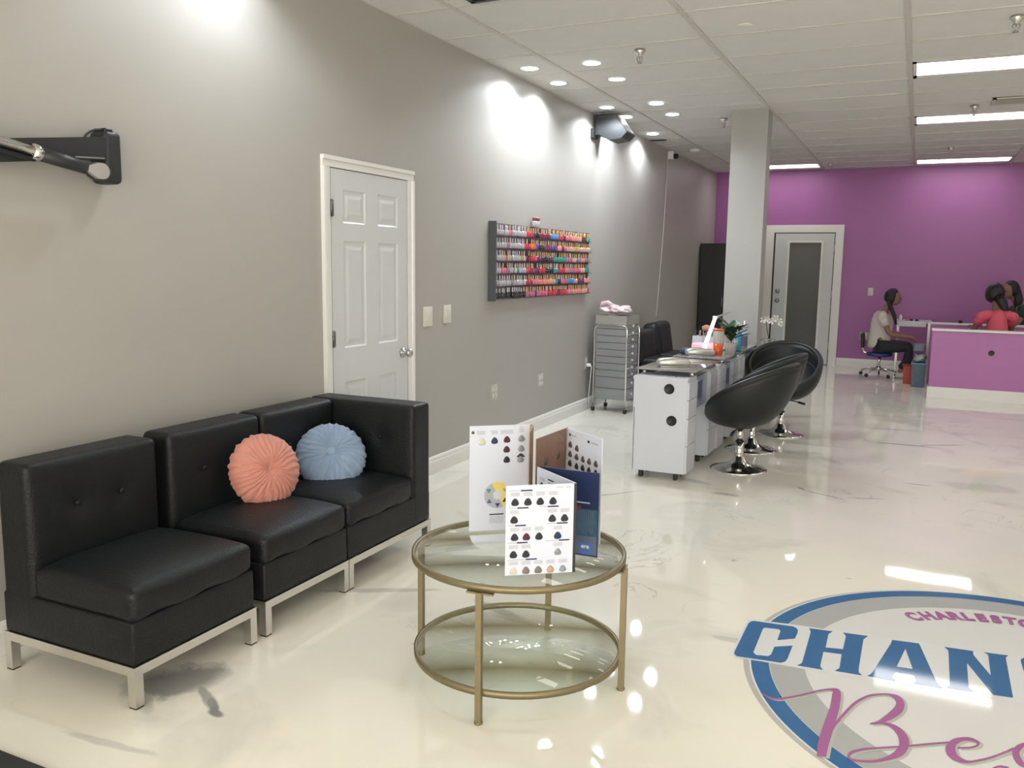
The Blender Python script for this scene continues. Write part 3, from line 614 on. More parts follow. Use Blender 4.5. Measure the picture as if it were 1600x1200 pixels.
LOGO = '{"C":[[2.4782,3.4937],[2.4842,3.52],[2.4952,3.5329],[2.6509,3.5499],[2.6662,3.54],[2.6745,3.5198],[2.6761,3.4896],[2.6734,3.4309],[2.6118,3.383],[2.6106,3.4802],[2.6024,3.4934],[2.5464,3.4823],[2.5425,3.4663],[2.5443,3.2277],[2.557,3.2097],[2.6008,3.2199],[2.6086,3.239],[2.6104,3.3164],[2.6738,3.3595],[2.6712,3.2316],[2.6669,3.2028],[2.6531,3.1841],[2.4926,3.1649],[2.4805,3.18],[2.4775,3.1999]],"H":[[2.7129,3.5625],[2.8042,3.5742],[2.7984,3.5554],[2.7913,3.5381],[2.7928,3.401],[2.8553,3.417],[2.8565,3.5477],[2.8518,3.5622],[2.8431,3.5817],[2.9384,3.5928],[2.9269,3.5602],[2.9227,3.5481],[2.9215,3.2598],[2.924,3.2358],[2.9372,3.2164],[2.8419,3.2082],[2.8552,3.2375],[2.856,3.2494],[2.8543,3.3669],[2.7886,3.3569],[2.7895,3.2272],[2.793,3.2146],[2.8037,3.1973],[2.7102,3.1898],[2.7216,3.2101],[2.7251,3.2294],[2.7237,3.5207],[2.7212,3.5367]],"A":[[3.0276,3.5982],[3.1242,3.6114],[3.1288,3.5943],[3.1826,3.2821],[3.1885,3.2666],[3.2024,3.2438],[3.1042,3.2345],[3.1135,3.2525],[3.1156,3.2643],[3.1102,3.2969],[3.1059,3.3057],[3.048,3.3014],[3.0428,3.292],[3.036,3.2593],[3.0384,3.2469],[3.0496,3.2255],[2.9522,3.2207],[2.9632,3.239],[2.968,3.2552],[3.0238,3.5603]],"Ah":[[3.0764,3.5326],[3.1035,3.3577],[3.0491,3.3502]],"N":[[3.2155,3.6228],[3.3177,3.6334],[3.3153,3.605],[3.3183,3.5878],[3.3631,3.4352],[3.3642,3.4382],[3.3676,3.6155],[3.3645,3.6273],[3.3529,3.6404],[3.4394,3.652],[3.4292,3.6308],[3.4274,3.6193],[3.4221,3.2794],[3.3616,3.2707],[3.3579,3.2799],[3.2912,3.5009],[3.289,3.492],[3.2858,3.2974],[3.2875,3.2846],[3.2996,3.2637],[3.2135,3.254],[3.2239,3.2753],[3.2254,3.2945],[3.2291,3.5829],[3.2276,3.5958]],"G":[[3.4817,3.6431],[3.4915,3.6572],[3.597,3.66],[3.6071,3.6418],[3.6042,3.5552],[3.5497,3.5387],[3.5485,3.6005],[3.5104,3.5927],[3.5108,3.2997],[3.5526,3.3013],[3.5582,3.3937],[3.5409,3.3952],[3.5427,3.4272],[3.6045,3.4376],[3.5983,3.2673],[3.5864,3.2474],[3.4931,3.2426],[3.4824,3.266],[3.4765,3.6226]],"band":[[2.47,3.5258],[2.4877,3.5459],[2.6633,3.574],[2.8006,3.5877],[2.9509,3.6094],[3.032,3.6104],[3.1347,3.6298],[3.2173,3.6329],[3.3386,3.644],[3.4486,3.6566],[3.6233,3.703],[3.6182,3.2403],[3.4252,3.2468],[3.3749,3.246],[3.2959,3.241],[3.2112,3.2287],[3.1126,3.2151],[2.9441,3.1883],[2.8023,3.1769],[2.7011,3.1708],[2.5858,3.1645],[2.4925,3.1528],[2.4762,3.1748],[2.4686,3.2203]],"S":[[[2.6237,2.9079,2.6244,2.9161],[2.6285,2.9044,2.6292,2.9128],[2.6352,2.8992,2.636,2.9082],[2.6429,2.894,2.6435,2.9036],[2.6504,2.8904,2.6507,2.9005],[2.6574,2.8883,2.6573,2.8988],[2.6644,2.887,2.6639,2.8979],[2.6716,2.8872,2.6707,2.8982],[2.6792,2.8893,2.6778,2.9003],[2.687,2.8935,2.6851,2.9044],[2.6947,2.8996,2.6926,2.9102],[2.703,2.9071,2.7008,2.9176],[2.7123,2.9159,2.7101,2.9264],[2.7231,2.9263,2.7208,2.9368],[2.7351,2.9385,2.7328,2.9489],[2.7475,2.9515,2.7452,2.9619],[2.7597,2.9645,2.7573,2.9751],[2.7719,2.9783,2.7695,2.9889],[2.7843,2.9928,2.7819,3.0037],[2.7963,3.0066,2.794,3.018],[2.8072,3.0182,2.805,3.0301],[2.817,3.0276,2.815,3.0396],[2.8259,3.0355,2.8242,3.0473],[2.8338,3.0412,2.8324,3.0536],[2.8405,3.0441,2.8393,3.0588],[2.8455,3.0436,2.8449,3.0632],[2.8485,3.0403,2.8497,3.0662],[2.8502,3.0357,2.8543,3.0674],[2.8522,3.03,2.8579,3.0679],[2.8545,3.0247,2.861,3.0694],[2.8529,3.0232,2.867,3.0669],[2.8499,3.0265,2.8734,3.0527],[2.8495,3.0208,2.8768,3.0344],[2.85,3.0023,2.8786,3.0104],[2.8507,2.976,2.8796,2.9811],[2.8512,2.9474,2.8799,2.9502],[2.8511,2.922,2.88,2.9217],[2.8502,2.9009,2.8795,2.8966],[2.8488,2.8807,2.8786,2.8735],[2.8472,2.8593,2.8775,2.8515],[2.8456,2.8361,2.8764,2.829],[2.8439,2.8105,2.8751,2.8037],[2.8422,2.7837,2.8737,2.7769],[2.8406,2.7574,2.8723,2.7512],[2.8394,2.7339,2.8712,2.7286],[2.8384,2.7145,2.8703,2.7099],[2.8377,2.6974,2.8696,2.6941],[2.8373,2.6805,2.8691,2.6797],[2.8373,2.6626,2.8686,2.6651],[2.8381,2.6423,2.8683,2.6475],[2.8395,2.6215,2.8681,2.628],[2.841,2.6035,2.868,2.6101],[2.8419,2.5914,2.8679,2.5976]],[[2.8657,2.7051,2.8549,2.711],[2.8673,2.7192,2.857,2.7248],[2.8695,2.7395,2.86,2.745],[2.8724,2.7624,2.8637,2.7682],[2.8757,2.7842,2.8678,2.7908],[2.8796,2.8043,2.8723,2.8118],[2.8842,2.8247,2.8772,2.8328],[2.8894,2.8458,2.8826,2.8542],[2.895,2.8679,2.8883,2.8765],[2.9013,2.8921,2.8948,2.901],[2.9084,2.9178,2.9018,2.9272],[2.9156,2.9427,2.9091,2.9528],[2.9222,2.9642,2.916,2.9752],[2.928,2.981,2.9223,2.9929],[2.9333,2.9947,2.9281,3.0074],[2.9387,3.0067,2.934,3.0199],[2.9445,3.0187,2.9403,3.0321],[2.9509,3.0309,2.947,3.0443],[2.9573,3.0424,2.954,3.0558],[2.9643,3.053,2.9617,3.0666],[2.9721,3.0628,2.9701,3.0764],[2.9814,3.0721,2.98,3.0854],[2.9919,3.0809,2.9909,3.0935],[3.0024,3.0883,3.0016,3.1004],[3.0114,3.0937,3.011,3.106],[3.0186,3.0967,3.0185,3.1099],[3.0245,3.0978,3.0249,3.1124],[3.0297,3.097,3.0307,3.1139],[3.0348,3.0947,3.0367,3.1148],[3.0399,3.0905,3.043,3.1154],[3.0446,3.0846,3.0496,3.1155],[3.0483,3.0778,3.0561,3.1139],[3.0509,3.0709,3.0622,3.1099],[3.0525,3.064,3.0677,3.103],[3.0534,3.0569,3.0725,3.0936],[3.0537,3.0506,3.0764,3.0814],[3.0535,3.0461,3.079,3.0664],[3.053,3.0419,3.0798,3.0496],[3.0524,3.0366,3.0791,3.0324],[3.0515,3.0304,3.077,3.0154],[3.0504,3.0244,3.0736,2.9985],[3.0486,3.0172,3.0688,2.983],[3.0457,3.0075,3.0634,2.9696],[3.0419,2.9962,3.058,2.9581],[3.0378,2.9844,3.0526,2.9475],[3.0337,2.9731,3.0472,2.9372],[3.0294,2.9618,3.0414,2.9271],[3.0248,2.9505,3.0356,2.9177],[3.0201,2.939,3.0297,2.9089],[3.0153,2.9273,3.0239,2.9003],[3.0106,2.9158,3.0177,2.8917],[3.0059,2.9051,3.0113,2.8835],[3.0011,2.8958,3.0047,2.8765],[2.9954,2.8874,2.9975,2.8711],[2.9888,2.8795,2.9901,2.8671],[2.9826,2.8729,2.9835,2.8641],[2.9783,2.8682,2.9789,2.862]],[[2.9955,2.8747,2.9953,2.8856],[3.0015,2.8765,3.0013,2.8884],[3.0101,2.8793,3.01,2.8924],[3.0194,2.8813,3.0197,2.8964],[3.0273,2.881,3.0285,2.8987],[3.0336,2.8781,3.0361,2.8992],[3.0393,2.8733,3.0434,2.8984],[3.0445,2.8673,3.0504,2.8963],[3.0492,2.8604,3.0572,2.8926],[3.0536,2.8525,3.0639,2.8872],[3.0576,2.8436,3.0703,2.8801],[3.0611,2.8341,3.0763,2.8718],[3.0637,2.825,3.0817,2.8625],[3.0655,2.816,3.0864,2.8518],[3.0666,2.8067,3.0903,2.8401],[3.0674,2.7978,3.0934,2.8278],[3.0678,2.7903,3.0955,2.815],[3.068,2.7848,3.0965,2.8017],[3.0681,2.7807,3.0963,2.7877],[3.068,2.7764,3.095,2.7739],[3.0676,2.7708,3.0929,2.7608],[3.0666,2.7636,3.0902,2.7479],[3.0652,2.7561,3.0868,2.7348],[3.0636,2.7484,3.0823,2.7216],[3.0614,2.7406,3.0769,2.7093],[3.0584,2.7315,3.0705,2.6987],[3.0542,2.7209,3.0637,2.6897],[3.0492,2.7099,3.0567,2.6817],[3.0436,2.6993,3.0497,2.6741],[3.0377,2.6892,3.0426,2.6665],[3.0312,2.6795,3.0352,2.659],[3.0245,2.6705,3.0277,2.6519],[3.0178,2.6625,3.0204,2.6454],[3.0113,2.6556,3.0134,2.6396],[3.0049,2.6497,3.0065,2.6344],[2.9982,2.6446,2.9994,2.6296],[2.9909,2.6398,2.9918,2.6253],[2.9824,2.6353,2.983,2.6212],[2.973,2.6311,2.9734,2.6175],[2.9638,2.6276,2.9641,2.6144],[2.9561,2.6252,2.9562,2.6122],[2.9504,2.624,2.9501,2.6111],[2.9459,2.6237,2.9451,2.6108],[2.9422,2.6242,2.9409,2.6113],[2.9391,2.6255,2.9371,2.6126],[2.9362,2.6274,2.9335,2.6147],[2.9341,2.63,2.9302,2.6178],[2.9329,2.6325,2.9274,2.6223],[2.9325,2.6342,2.9256,2.629],[2.9325,2.6364,2.9254,2.637],[2.933,2.6401,2.9264,2.645],[2.9343,2.6448,2.9285,2.653],[2.9363,2.6499,2.9315,2.6604],[2.9391,2.6553,2.9352,2.667],[2.9429,2.6611,2.9397,2.6734],[2.9477,2.6673,2.9451,2.6797],[2.9536,2.6739,2.9514,2.6862],[2.9603,2.6807,2.9584,2.6928],[2.9676,2.6876,2.9661,2.6994],[2.9767,2.6951,2.9754,2.7067],[2.9883,2.7039,2.9873,2.7152],[3.0042,2.7147,3.0034,2.7256],[3.0233,2.7271,3.0227,2.7376],[3.0429,2.7396,3.0423,2.7496],[3.0598,2.7505,3.0593,2.7602],[3.0729,2.7593,3.0724,2.7688],[3.084,2.7667,3.0835,2.7763],[3.0942,2.7737,3.0937,2.7833],[3.1049,2.7811,3.1044,2.7908],[3.1158,2.7889,3.1154,2.7986],[3.1265,2.7968,3.1261,2.8065],[3.1377,2.805,3.1373,2.8148],[3.1502,2.8138,3.1499,2.8237],[3.166,2.8244,3.1658,2.8344],[3.1841,2.8364,3.1839,2.8464],[3.2007,2.8473,3.2007,2.8574],[3.2123,2.855,3.2123,2.8651]],[[3.2328,2.8312,3.2331,2.8413],[3.2394,2.8347,3.2397,2.8448],[3.2489,2.8397,3.2492,2.8497],[3.259,2.8453,3.2593,2.8552],[3.2674,2.8506,3.2675,2.8605],[3.2736,2.8554,3.2733,2.8654],[3.2788,2.8602,3.2781,2.8703],[3.2831,2.865,3.282,2.8752],[3.2869,2.8698,3.2853,2.8799],[3.2903,2.8747,3.2881,2.8845],[3.2934,2.8801,3.2901,2.8885],[3.2959,2.8865,3.291,2.8911],[3.2974,2.8946,3.291,2.8914],[3.297,2.9019,3.2908,2.8917],[3.2953,2.9071,3.29,2.8937],[3.2929,2.9111,3.2882,2.896],[3.2899,2.9143,3.2858,2.8977],[3.2861,2.9171,3.2824,2.8987],[3.2816,2.9194,3.278,2.899],[3.2765,2.9209,3.2733,2.8986],[3.2714,2.9213,3.2687,2.8976],[3.2662,2.9203,3.2642,2.8963],[3.2608,2.9181,3.2597,2.8945],[3.2552,2.915,3.255,2.8917],[3.2494,2.9113,3.2502,2.8873],[3.2431,2.9068,3.2449,2.8808],[3.2364,2.9015,3.2395,2.8729],[3.2295,2.8949,3.2348,2.8645],[3.2227,2.8865,3.2314,2.8566],[3.2164,2.876,3.2293,2.849],[3.2106,2.8641,3.2277,2.8408],[3.2056,2.8511,3.2268,2.8334],[3.2017,2.8371,3.2265,2.8286],[3.1993,2.8221,3.2267,2.8266],[3.1985,2.8073,3.2267,2.8256],[3.1994,2.7941,3.2267,2.8236],[3.2015,2.783,3.2268,2.8196],[3.2048,2.7737,3.2272,2.8132],[3.2091,2.7658,3.2282,2.8051],[3.2141,2.7593,3.2296,2.797],[3.2195,2.7543,3.2314,2.7904],[3.2252,2.7514,3.234,2.7852],[3.231,2.7502,3.2376,2.7807],[3.2367,2.7503,3.2417,2.7772],[3.2421,2.7509,3.2461,2.7745],[3.2472,2.752,3.2501,2.7726],[3.2522,2.7538,3.2541,2.7715],[3.2573,2.7563,3.2584,2.7716],[3.263,2.76,3.2634,2.7732],[3.2692,2.7647,3.2691,2.7766],[3.2757,2.7703,3.2754,2.7816],[3.2827,2.7768,3.2823,2.7878],[3.2903,2.784,3.2899,2.7949],[3.2988,2.7922,3.2983,2.8029],[3.308,2.8012,3.3075,2.8119],[3.3176,2.811,3.317,2.8217],[3.3272,2.8215,3.3263,2.832],[3.3369,2.8331,3.3359,2.8434],[3.3468,2.8457,3.3458,2.8557],[3.3565,2.8582,3.3554,2.8682],[3.3653,2.8696,3.3642,2.8799],[3.3736,2.8802,3.3723,2.8911],[3.3814,2.8904,3.38,2.9023],[3.3881,2.899,3.3866,2.912],[3.3928,2.9051,3.3912,2.9188]],[[3.4544,2.9813,3.4524,2.9642],[3.4497,2.9794,3.4477,2.9618],[3.4428,2.9766,3.441,2.9587],[3.435,2.9727,3.4338,2.9542],[3.4274,2.9675,3.4277,2.9481],[3.4202,2.9605,3.4225,2.9395],[3.4129,2.9521,3.4175,2.9287],[3.406,2.9426,3.4131,2.9179],[3.4001,2.9325,3.4097,2.9084],[3.395,2.9216,3.4073,2.9013],[3.3904,2.9089,3.4058,2.8963],[3.3867,2.8937,3.4051,2.8933],[3.3848,2.8777,3.4047,2.8901],[3.3847,2.8624,3.4046,2.8835],[3.3859,2.8483,3.4051,2.874],[3.3881,2.8356,3.4062,2.8641],[3.3911,2.8252,3.4075,2.8555],[3.3948,2.8175,3.409,2.848],[3.3993,2.8118,3.4107,2.8409],[3.4047,2.8081,3.4132,2.8346],[3.4109,2.806,3.4169,2.8296],[3.4189,2.8062,3.4231,2.8264],[3.4282,2.8081,3.4313,2.8249],[3.4368,2.8105,3.4393,2.8244],[3.4426,2.8121,3.4448,2.8239]],[[3.3244,2.7533,3.3231,2.7628],[3.3279,2.7579,3.3266,2.7674],[3.3328,2.7644,3.3318,2.7742],[3.3383,2.7709,3.3379,2.7813],[3.3435,2.7753,3.3442,2.7866],[3.3493,2.7772,3.3509,2.789],[3.356,2.7778,3.3579,2.7896],[3.3621,2.7777,3.3642,2.7895],[3.3665,2.7777,3.3685,2.7895]]]}'
# ================================================================ FLOOR LOGO (flat graphic on the floor)
LG = json.loads(LOGO)
M['logo_blue'] = mat('blue_floor_print', (.035, .135, .31), .05, var=.12, vscale=5); M['logo_grey'] = mat('grey_floor_print', (.40, .41, .40), .05); M['logo_light'] = mat('pale_grey_floor_print', (.66, .66, .64), .05)
M['logo_light2'] = mat('pale_letter_outline_print', (.67, .68, .68), .05)
M['logo_pink'] = mat('mauve_floor_print', (.36, .125, .30), .05); M['logo_shadow'] = mat('taupe_floor_print', (.46, .45, .41), .05); M['logo_white'] = mat('white_floor_print', (.70, .71, .72), .05)
fl = thing('floor_logo', 'large round floor graphic with a blue ring and big blue lettering at bottom right', 'floor graphic', (3.515, 3.33, 0)); CX, CY = 3.515, 3.33
def annulus(r0, r1, z, dx=0, dy=0):
    n = 128; vs = []; fs = []
    for k in range(n):
        a = 2*PI*k/n
        for r in (r0, r1): vs.append((dx+r*math.cos(a), dy+r*math.sin(a), z))
    for k in range(n): j = (k+1) % n; fs.append((2*k, 2*k+1, 2*j+1, 2*j))
    return MB().add(vs, fs, 0, False)
annulus(.9, .992, .0004, -.018, -.006).obj('ring_shadow', 'logo_shadow', fl)
annulus(.9, .990, .0008).obj('ring_edge', 'logo_white', fl)
annulus(.918, .983, .0012).obj('blue_ring', 'logo_blue', fl); annulus(.79, .916, .0012).obj('grey_ring', 'logo_grey', fl)
n = 96; MB().add([(.79*math.cos(2*PI*k/n), .79*math.sin(2*PI*k/n), .0010) for k in range(n)], [tuple(range(n))], 0, False).obj('inner_disc', 'logo_light', fl)
def flat(P, z, name, mt, holes=()):
    # concave polygons with holes, triangulated from edge loops
    bm = bmesh.new(); es = []
    for loop in [P]+list(holes):
        v = [bm.verts.new((x-CX, y-CY, z)) for x, y in loop]; es += [bm.edges.new((v[i], v[(i+1) % len(v)])) for i in range(len(v))]
    bmesh.ops.triangle_fill(bm, edges=es, use_beauty=True); 
    for f in bm.faces:
        f.normal_update()
        if f.normal.z < 0: f.normal_flip()
    me = bpy.data.meshes.new(name); bm.to_mesh(me); bm.free(); me.materials.append(M[mt]); o = bpy.data.objects.new(name, me); COL.objects.link(o); o.parent = fl; return o
flat(LG['band'], .0016, 'letter_backing', 'logo_light2')
for k in 'CHANG': flat(LG['A' if k == 'A' else k], .0022, 'letter', 'logo_blue', [LG['Ah']] if k == 'A' else ())
for st in LG['S']:
    for dz, off, mt, nm_ in ((.0018, .010, 'logo_shadow', 'script_shadow'), (.0026, 0, 'logo_pink', 'script_stroke')):
        q = MB(); vs = []
        for a in st: dz += 4e-6; vs += [(a[0]-CX+off, a[1]-CY-off*.5, dz), (a[2]-CX+off, a[3]-CY-off*.5, dz)]
        q.add(vs, [(2*i, 2*i+1, 2*i+3, 2*i+2) for i in range(len(st)-1)], 0, False); q.obj(nm_, mt, fl)
word = 'CHARLESTON'; angs = [126.0, 120.6, 115.6, 111.2, 106.8, 102.2, 97.6, 93.1, 88.2, 83.4]
for ci, (ch, a) in enumerate(zip(word, angs)):
    fc = bpy.data.curves.new('letter', 'FONT'); fc.body = ch; fc.size = .112; fc.align_x = 'CENTER'; fc.offset = .007
    tmp = bpy.data.objects.new('letter', fc); COL.objects.link(tmp)
    me = bpy.data.meshes.new_from_object(tmp.evaluated_get(bpy.context.evaluated_depsgraph_get())); bpy.data.objects.remove(tmp)
    if ch == 'T':
        me = bpy.data.meshes.new('letter'); me.from_pydata([(-.040, .066, 0), (.040, .066, 0), (.040, .085, 0), (-.040, .085, 0), (-.012, 0, 0), (.012, 0, 0), (.012, .066, 0), (-.012, .066, 0)], [], [(0, 1, 2, 3), (4, 5, 6, 7)])
    me.materials.clear(); me.materials.append(M['logo_pink']); aa = math.radians(a)
    me.transform(Matrix.Translation((.662*math.cos(aa), .662*math.sin(aa), .0016+.0003*ci)) @ Matrix.Rotation(aa-PI/2, 4, 'Z') @ Matrix.Diagonal((.68, 1, 1, 1))); o = bpy.data.objects.new('letter', me); COL.objects.link(o); o.parent = fl
t = thing('floor_mat', 'black mat edge on the floor at the bottom left corner', 'mat', (.1, .7, 0)); MB().rbox((.55, .35, .008), (1.3, .90, .016), .007, n=2, g=4).obj('mat', 'rubber', t)

# ================================================================ LEFT WALL FITTINGS
t = thing('light_switch', 'wider white switch plate beside the six-panel door', 'switch', (0, 5.026, 1.118)); MB().rbox((.004, 0, 0), (.008, .118, .135), .003, n=2, g=1).obj('plate', 'ivory', t); MB().rbox((.010, 0, 0), (.007, .036, .068), .002, n=2, g=1).obj('rocker', 'ivory', t)
t = thing('light_switch', 'narrower white switch plate, farther from the six-panel door', 'switch', (0, 5.295, 1.124)); MB().rbox((.004, 0, 0), (.008, .100, .128), .003, n=2, g=1).obj('plate', 'ivory', t)
for y in (-.02, .02): MB().rbox((.010, y, 0), (.007, .030, .068), .002, n=2, g=1).obj('rocker', 'ivory', t)
t = thing('light_switch', 'small white switch plate on the purple wall above the seated woman', 'switch', (2.39, FY, 1.15)); MB().rbox((0, -.004, 0), (.075, .008, .12), .003, n=2, g=1).obj('plate', 'ivory', t); MB().rbox((0, -.010, 0), (.03, .006, .066), .002, n=2, g=1).obj('rocker', 'ivory', t)
def outlet(lb, loc, rz, cols=2):
    t = thing('wall_outlet', lb, 'outlet', loc, rz); wd = .12 if cols == 2 else .075
    MB().rbox((.003, 0, 0), (.006, wd, .125), .002, n=2, g=1).obj('plate', 'outlet_paint', t)
    for y in ((-.023, .023) if cols == 2 else (0,)):
        for z in (-.026, .026): 
            q = MB(); q.rbox((.008, y, z), (.006, .026, .030), .003, n=2, g=1); q.obj('socket', 'ivory', t)
    return t
M['outlet_paint'] = mat('almond_plate', (.46, .44, .38), .4, var=.02)
outlet('almond double outlet low on the grey wall, nearest the sofa', (0, 6.06, .46), 0); outlet('almond double outlet low on the grey wall, below the polish rack', (0, 7.0, .445), 0)
t = outlet('outlet with a white plug beside the drawer cart', (0, 8.19, .49), 0, 1)
t = thing('power_plug', 'white plug and cord in the outlet behind the drawer cart', 'plug', (.011, 8.175, .47)); MB().rbox((.022, 0, 0), (.044, .03, .035), .008).obj('plug_body', 'white', t)
MB().tube([(.04, 0, 0), (.052, .0, -.01), (.045, .002, -.1), (.03, .0, -.3), (.03, .0, -.42)], .004, 6).obj('cord', 'white', t)
outlet('white double outlet with a black plug on the purple wall behind the stool', (2.34, FY, .475), -PI/2)
# speaker: black angled box on a wall bracket
t = thing('wall_speaker', 'black angled speaker with a pale front mounted high on the grey wall', 'speaker', (0, 8.16, 2.72))
q = MB(); q.b2((0, -.02, .01), (.03, .12, .10)); q.b2((.03, .05, .03), (.06, .10, .08)); q.obj('bracket', 'darkgrey', t)
pr = [(.035, .045), (.09, .04), (.175, -.015), (.305, .002), (.36, .055), (.235, .225), (.035, .235)]
Rsp = Matrix.Identity(4)
q = MB(); nP = len(pr); vs = [Rsp @ Vector((x, y, z)) for y in (.02, .30) for x, z in [(a, b) for a, b in pr]]
q.add(vs, [tuple(range(nP)), tuple(range(2*nP-1, nP-1, -1))]+[(i, nP+i, nP+(i+1) % nP, (i+1) % nP) for i in range(nP)], 0, False); q.obj('cabinet', 'darkgrey', t, weld=True)
q = MB(); v = [Rsp @ Vector((x, y, z)) for (x, y, z) in ((.350, .035, .068), (.350, .285, .068), (.243, .285, .214), (.243, .035, .214))]; q.add([a+Vector((.003, 0, .002)) for a in v], [(0, 1, 2, 3)], 0, False); q.obj('grille', 'trim', t)
# camera and hanging cord
t = thing('security_camera', 'small white camera with a black eye at the top of the far left wall', 'camera', (0, 11.02, 2.90)); MB().rbox((.04, 0, 0), (.07, .07, .10), .01).obj('housing', 'white', t); MB().lathe([(.03, 0), (.034, .03), (.03, .055), (.015, .062)], 18, (.07, .02, -.01), ax=Matrix.Rotation(PI/2, 3, 'Y')).obj('lens', 'black', t)
t = thing('hanging_cord', 'thin pale cord hanging down the far left wall', 'cord', (0, 11, 0)); MB().tube([(.012, -.03-.27*((2.85-z)/2.0)**1.6, z) for z in [2.85-.1*k for k in range(21)]], .004, 6).obj('cord', 'ivory', t)
# wall arm at far left
t = thing('swing_mount', 'black wall-mounted swing arm with a chrome tube at the left edge', 'wall mount', (0, 2.46, 1.9))
MB().rbox((.05, .0, -.024), (.10, .080, .205), .022, n=4, g=4).obj('mount_plate', 'darkgrey', t)
MB().rbox((.055, -.012, .078), (.07, .04, .022), .008).obj('top_cap', 'black', t)
arm = MB(); AP = [(-1.1, 1.795-1.9), (-1.1, 1.722-1.9), (-.10, 1.858-1.9), (-.03, 1.86-1.9), (-.03, 1.953-1.9)]; k5 = len(AP)
arm.add([(x, y, z) for x in (.045, .095) for y, z in AP], [tuple(range(k5)), tuple(range(2*k5-1, k5-1, -1))]+[(i, k5+i, k5+(i+1) % k5, (i+1) % k5) for i in range(k5)], 0, False); arm = arm.obj('arm', 'darkgrey', t, weld=True)
MB().box((.096, -.11, -.036), (.003, .13, .005), rot=Euler((.07, 0, 0))).obj('arm_groove', 'steel', arm)
def d3(y0, z0, x0, y1, z1, x1, r, n=20): return MB().tube([(x0, y0-2.46, z0-1.9), (x1, y1-2.46, z1-1.9)], r, n)
el = d3(2.100, 1.849, .135, 2.345, 1.812, .130, [.026, .024], 16); el.sphere((.13, 2.355-2.46, 1.811-1.9), (.026, .058, .036)); el.obj('elbow_housing', 'darkgrey', t)
el = MB(); DP = [(-.052, .016), (-.058, -.006), (-.012, -.030)]+[(.008+.030*math.cos(-1.5+3.0*k/9), .030*math.sin(-1.5+3.0*k/9)) for k in range(10)]+[(-.01, .029)]; nd = len(DP)
el.add([(x, y-.115, z-.089) for x in (.140, .160) for y, z in DP], [tuple(range(nd)), tuple(range(2*nd-1, nd-1, -1))]+[(i, nd+i, nd+(i+1) % nd, (i+1) % nd) for i in range(nd)], 0, False); el.obj('pivot_cover', 'chrome_soft', t, weld=True)
d3(1.40, 1.958, .145, 2.09, 1.852, .137, .019).obj('chrome_tube', 'chrome', t); d3(2.080, 1.854, .137, 2.108, 1.849, .136, .028).obj('clamp_ring', 'chrome', t)
d3(1.40, 1.930, .14, 2.09, 1.826, .132, .009, 12).obj('lower_rod', 'darkgrey', t)
MB().tube([(.07, -.112, .035), (.07, -.105, .05), (.07, -.085, .066), (.07, -.06, .077), (.07, -.035, .081), (.07, -.018, .079), (.07, -.008, .07)], .0045, 8).obj('cable', 'rubber', t)

# ================================================================ NAIL POLISH RACK
RY0, RY1, RZ0, RZ1 = 5.95, 8.09, 1.206, 1.80
t = thing('polish_rack', 'wide grey wall rack with six shelves of nail polish', 'rack', (0, 0, 0)); rd = .062
M['rack'] = mat('slate_rack_board', (.075, .085, .095), .5, var=.05); M['rackback'] = mat('plum_rack_back', (.13, .09, .12), .4, var=.2, vscale=10)
q = MB(); q.b2((0, RY0-.012, RZ0-.012), (rd+.004, RY0, RZ1+.01)); q.obj('side_panel', 'rack', t); q = MB(); q.b2((0, RY1, RZ0), (.03, RY1+.01, RZ1)); q.obj('side_panel', 'rack', t)
MB().b2((0, RY0, RZ0), (.008, RY1, RZ1)).obj('back_panel', 'rackback', t)
pitch = (RZ1-RZ0)/6
for r in range(6):
    z = RZ1-pitch*(r+1)
    MB().b2((.008, RY0, z), (rd, RY1, z+.006)).obj('shelf', 'clear', t)
    MB().b2((rd, RY0, z), (rd+.002, RY1, z+.010)).obj('shelf_lip', 'clear', t)
cols = {'clear': (.42, .40, .42), 'pink': (.62, .16, .25), 'red': (.50, .03, .05), 'orange': (.66, .14, .05), 'coral': (.66, .22, .18), 'plum': (.14, .03, .09), 'black': (.015, .015, .02), 'navy': (.02, .04, .2), 'blue': (.05, .22, .45), 'green': (.03, .28, .20),
        'teal': (.03, .22, .27), 'nude': (.52, .32, .24), 'mauve': (.34, .15, .24), 'rose': (.55, .12, .19), 'burgundy': (.16, .015, .035), 'grey': (.2, .2, .22), 'gold': (.42, .3, .1), 'purple': (.13, .06, .24)}
for k, c in cols.items(): M['np_'+k] = mat('nail_polish_'+k, c, .08, coat=.6)
M['cap_gold'] = mat('gold_cap', (.62, .42, .18), .3, .5, es=0); M['cap_white'] = mat('white_cap', (.54, .53, .53), .35); M['cap_black'] = mat('black_cap', (.02, .02, .02), .3); M['cap_silver'] = mat('silver_cap', (.62, .62, .64), .25, .7)
def seg(pat, n):
    out = []
    for c, k in pat: out += [c]*k
    return (out+[pat[-1][0]]*n)[:n]
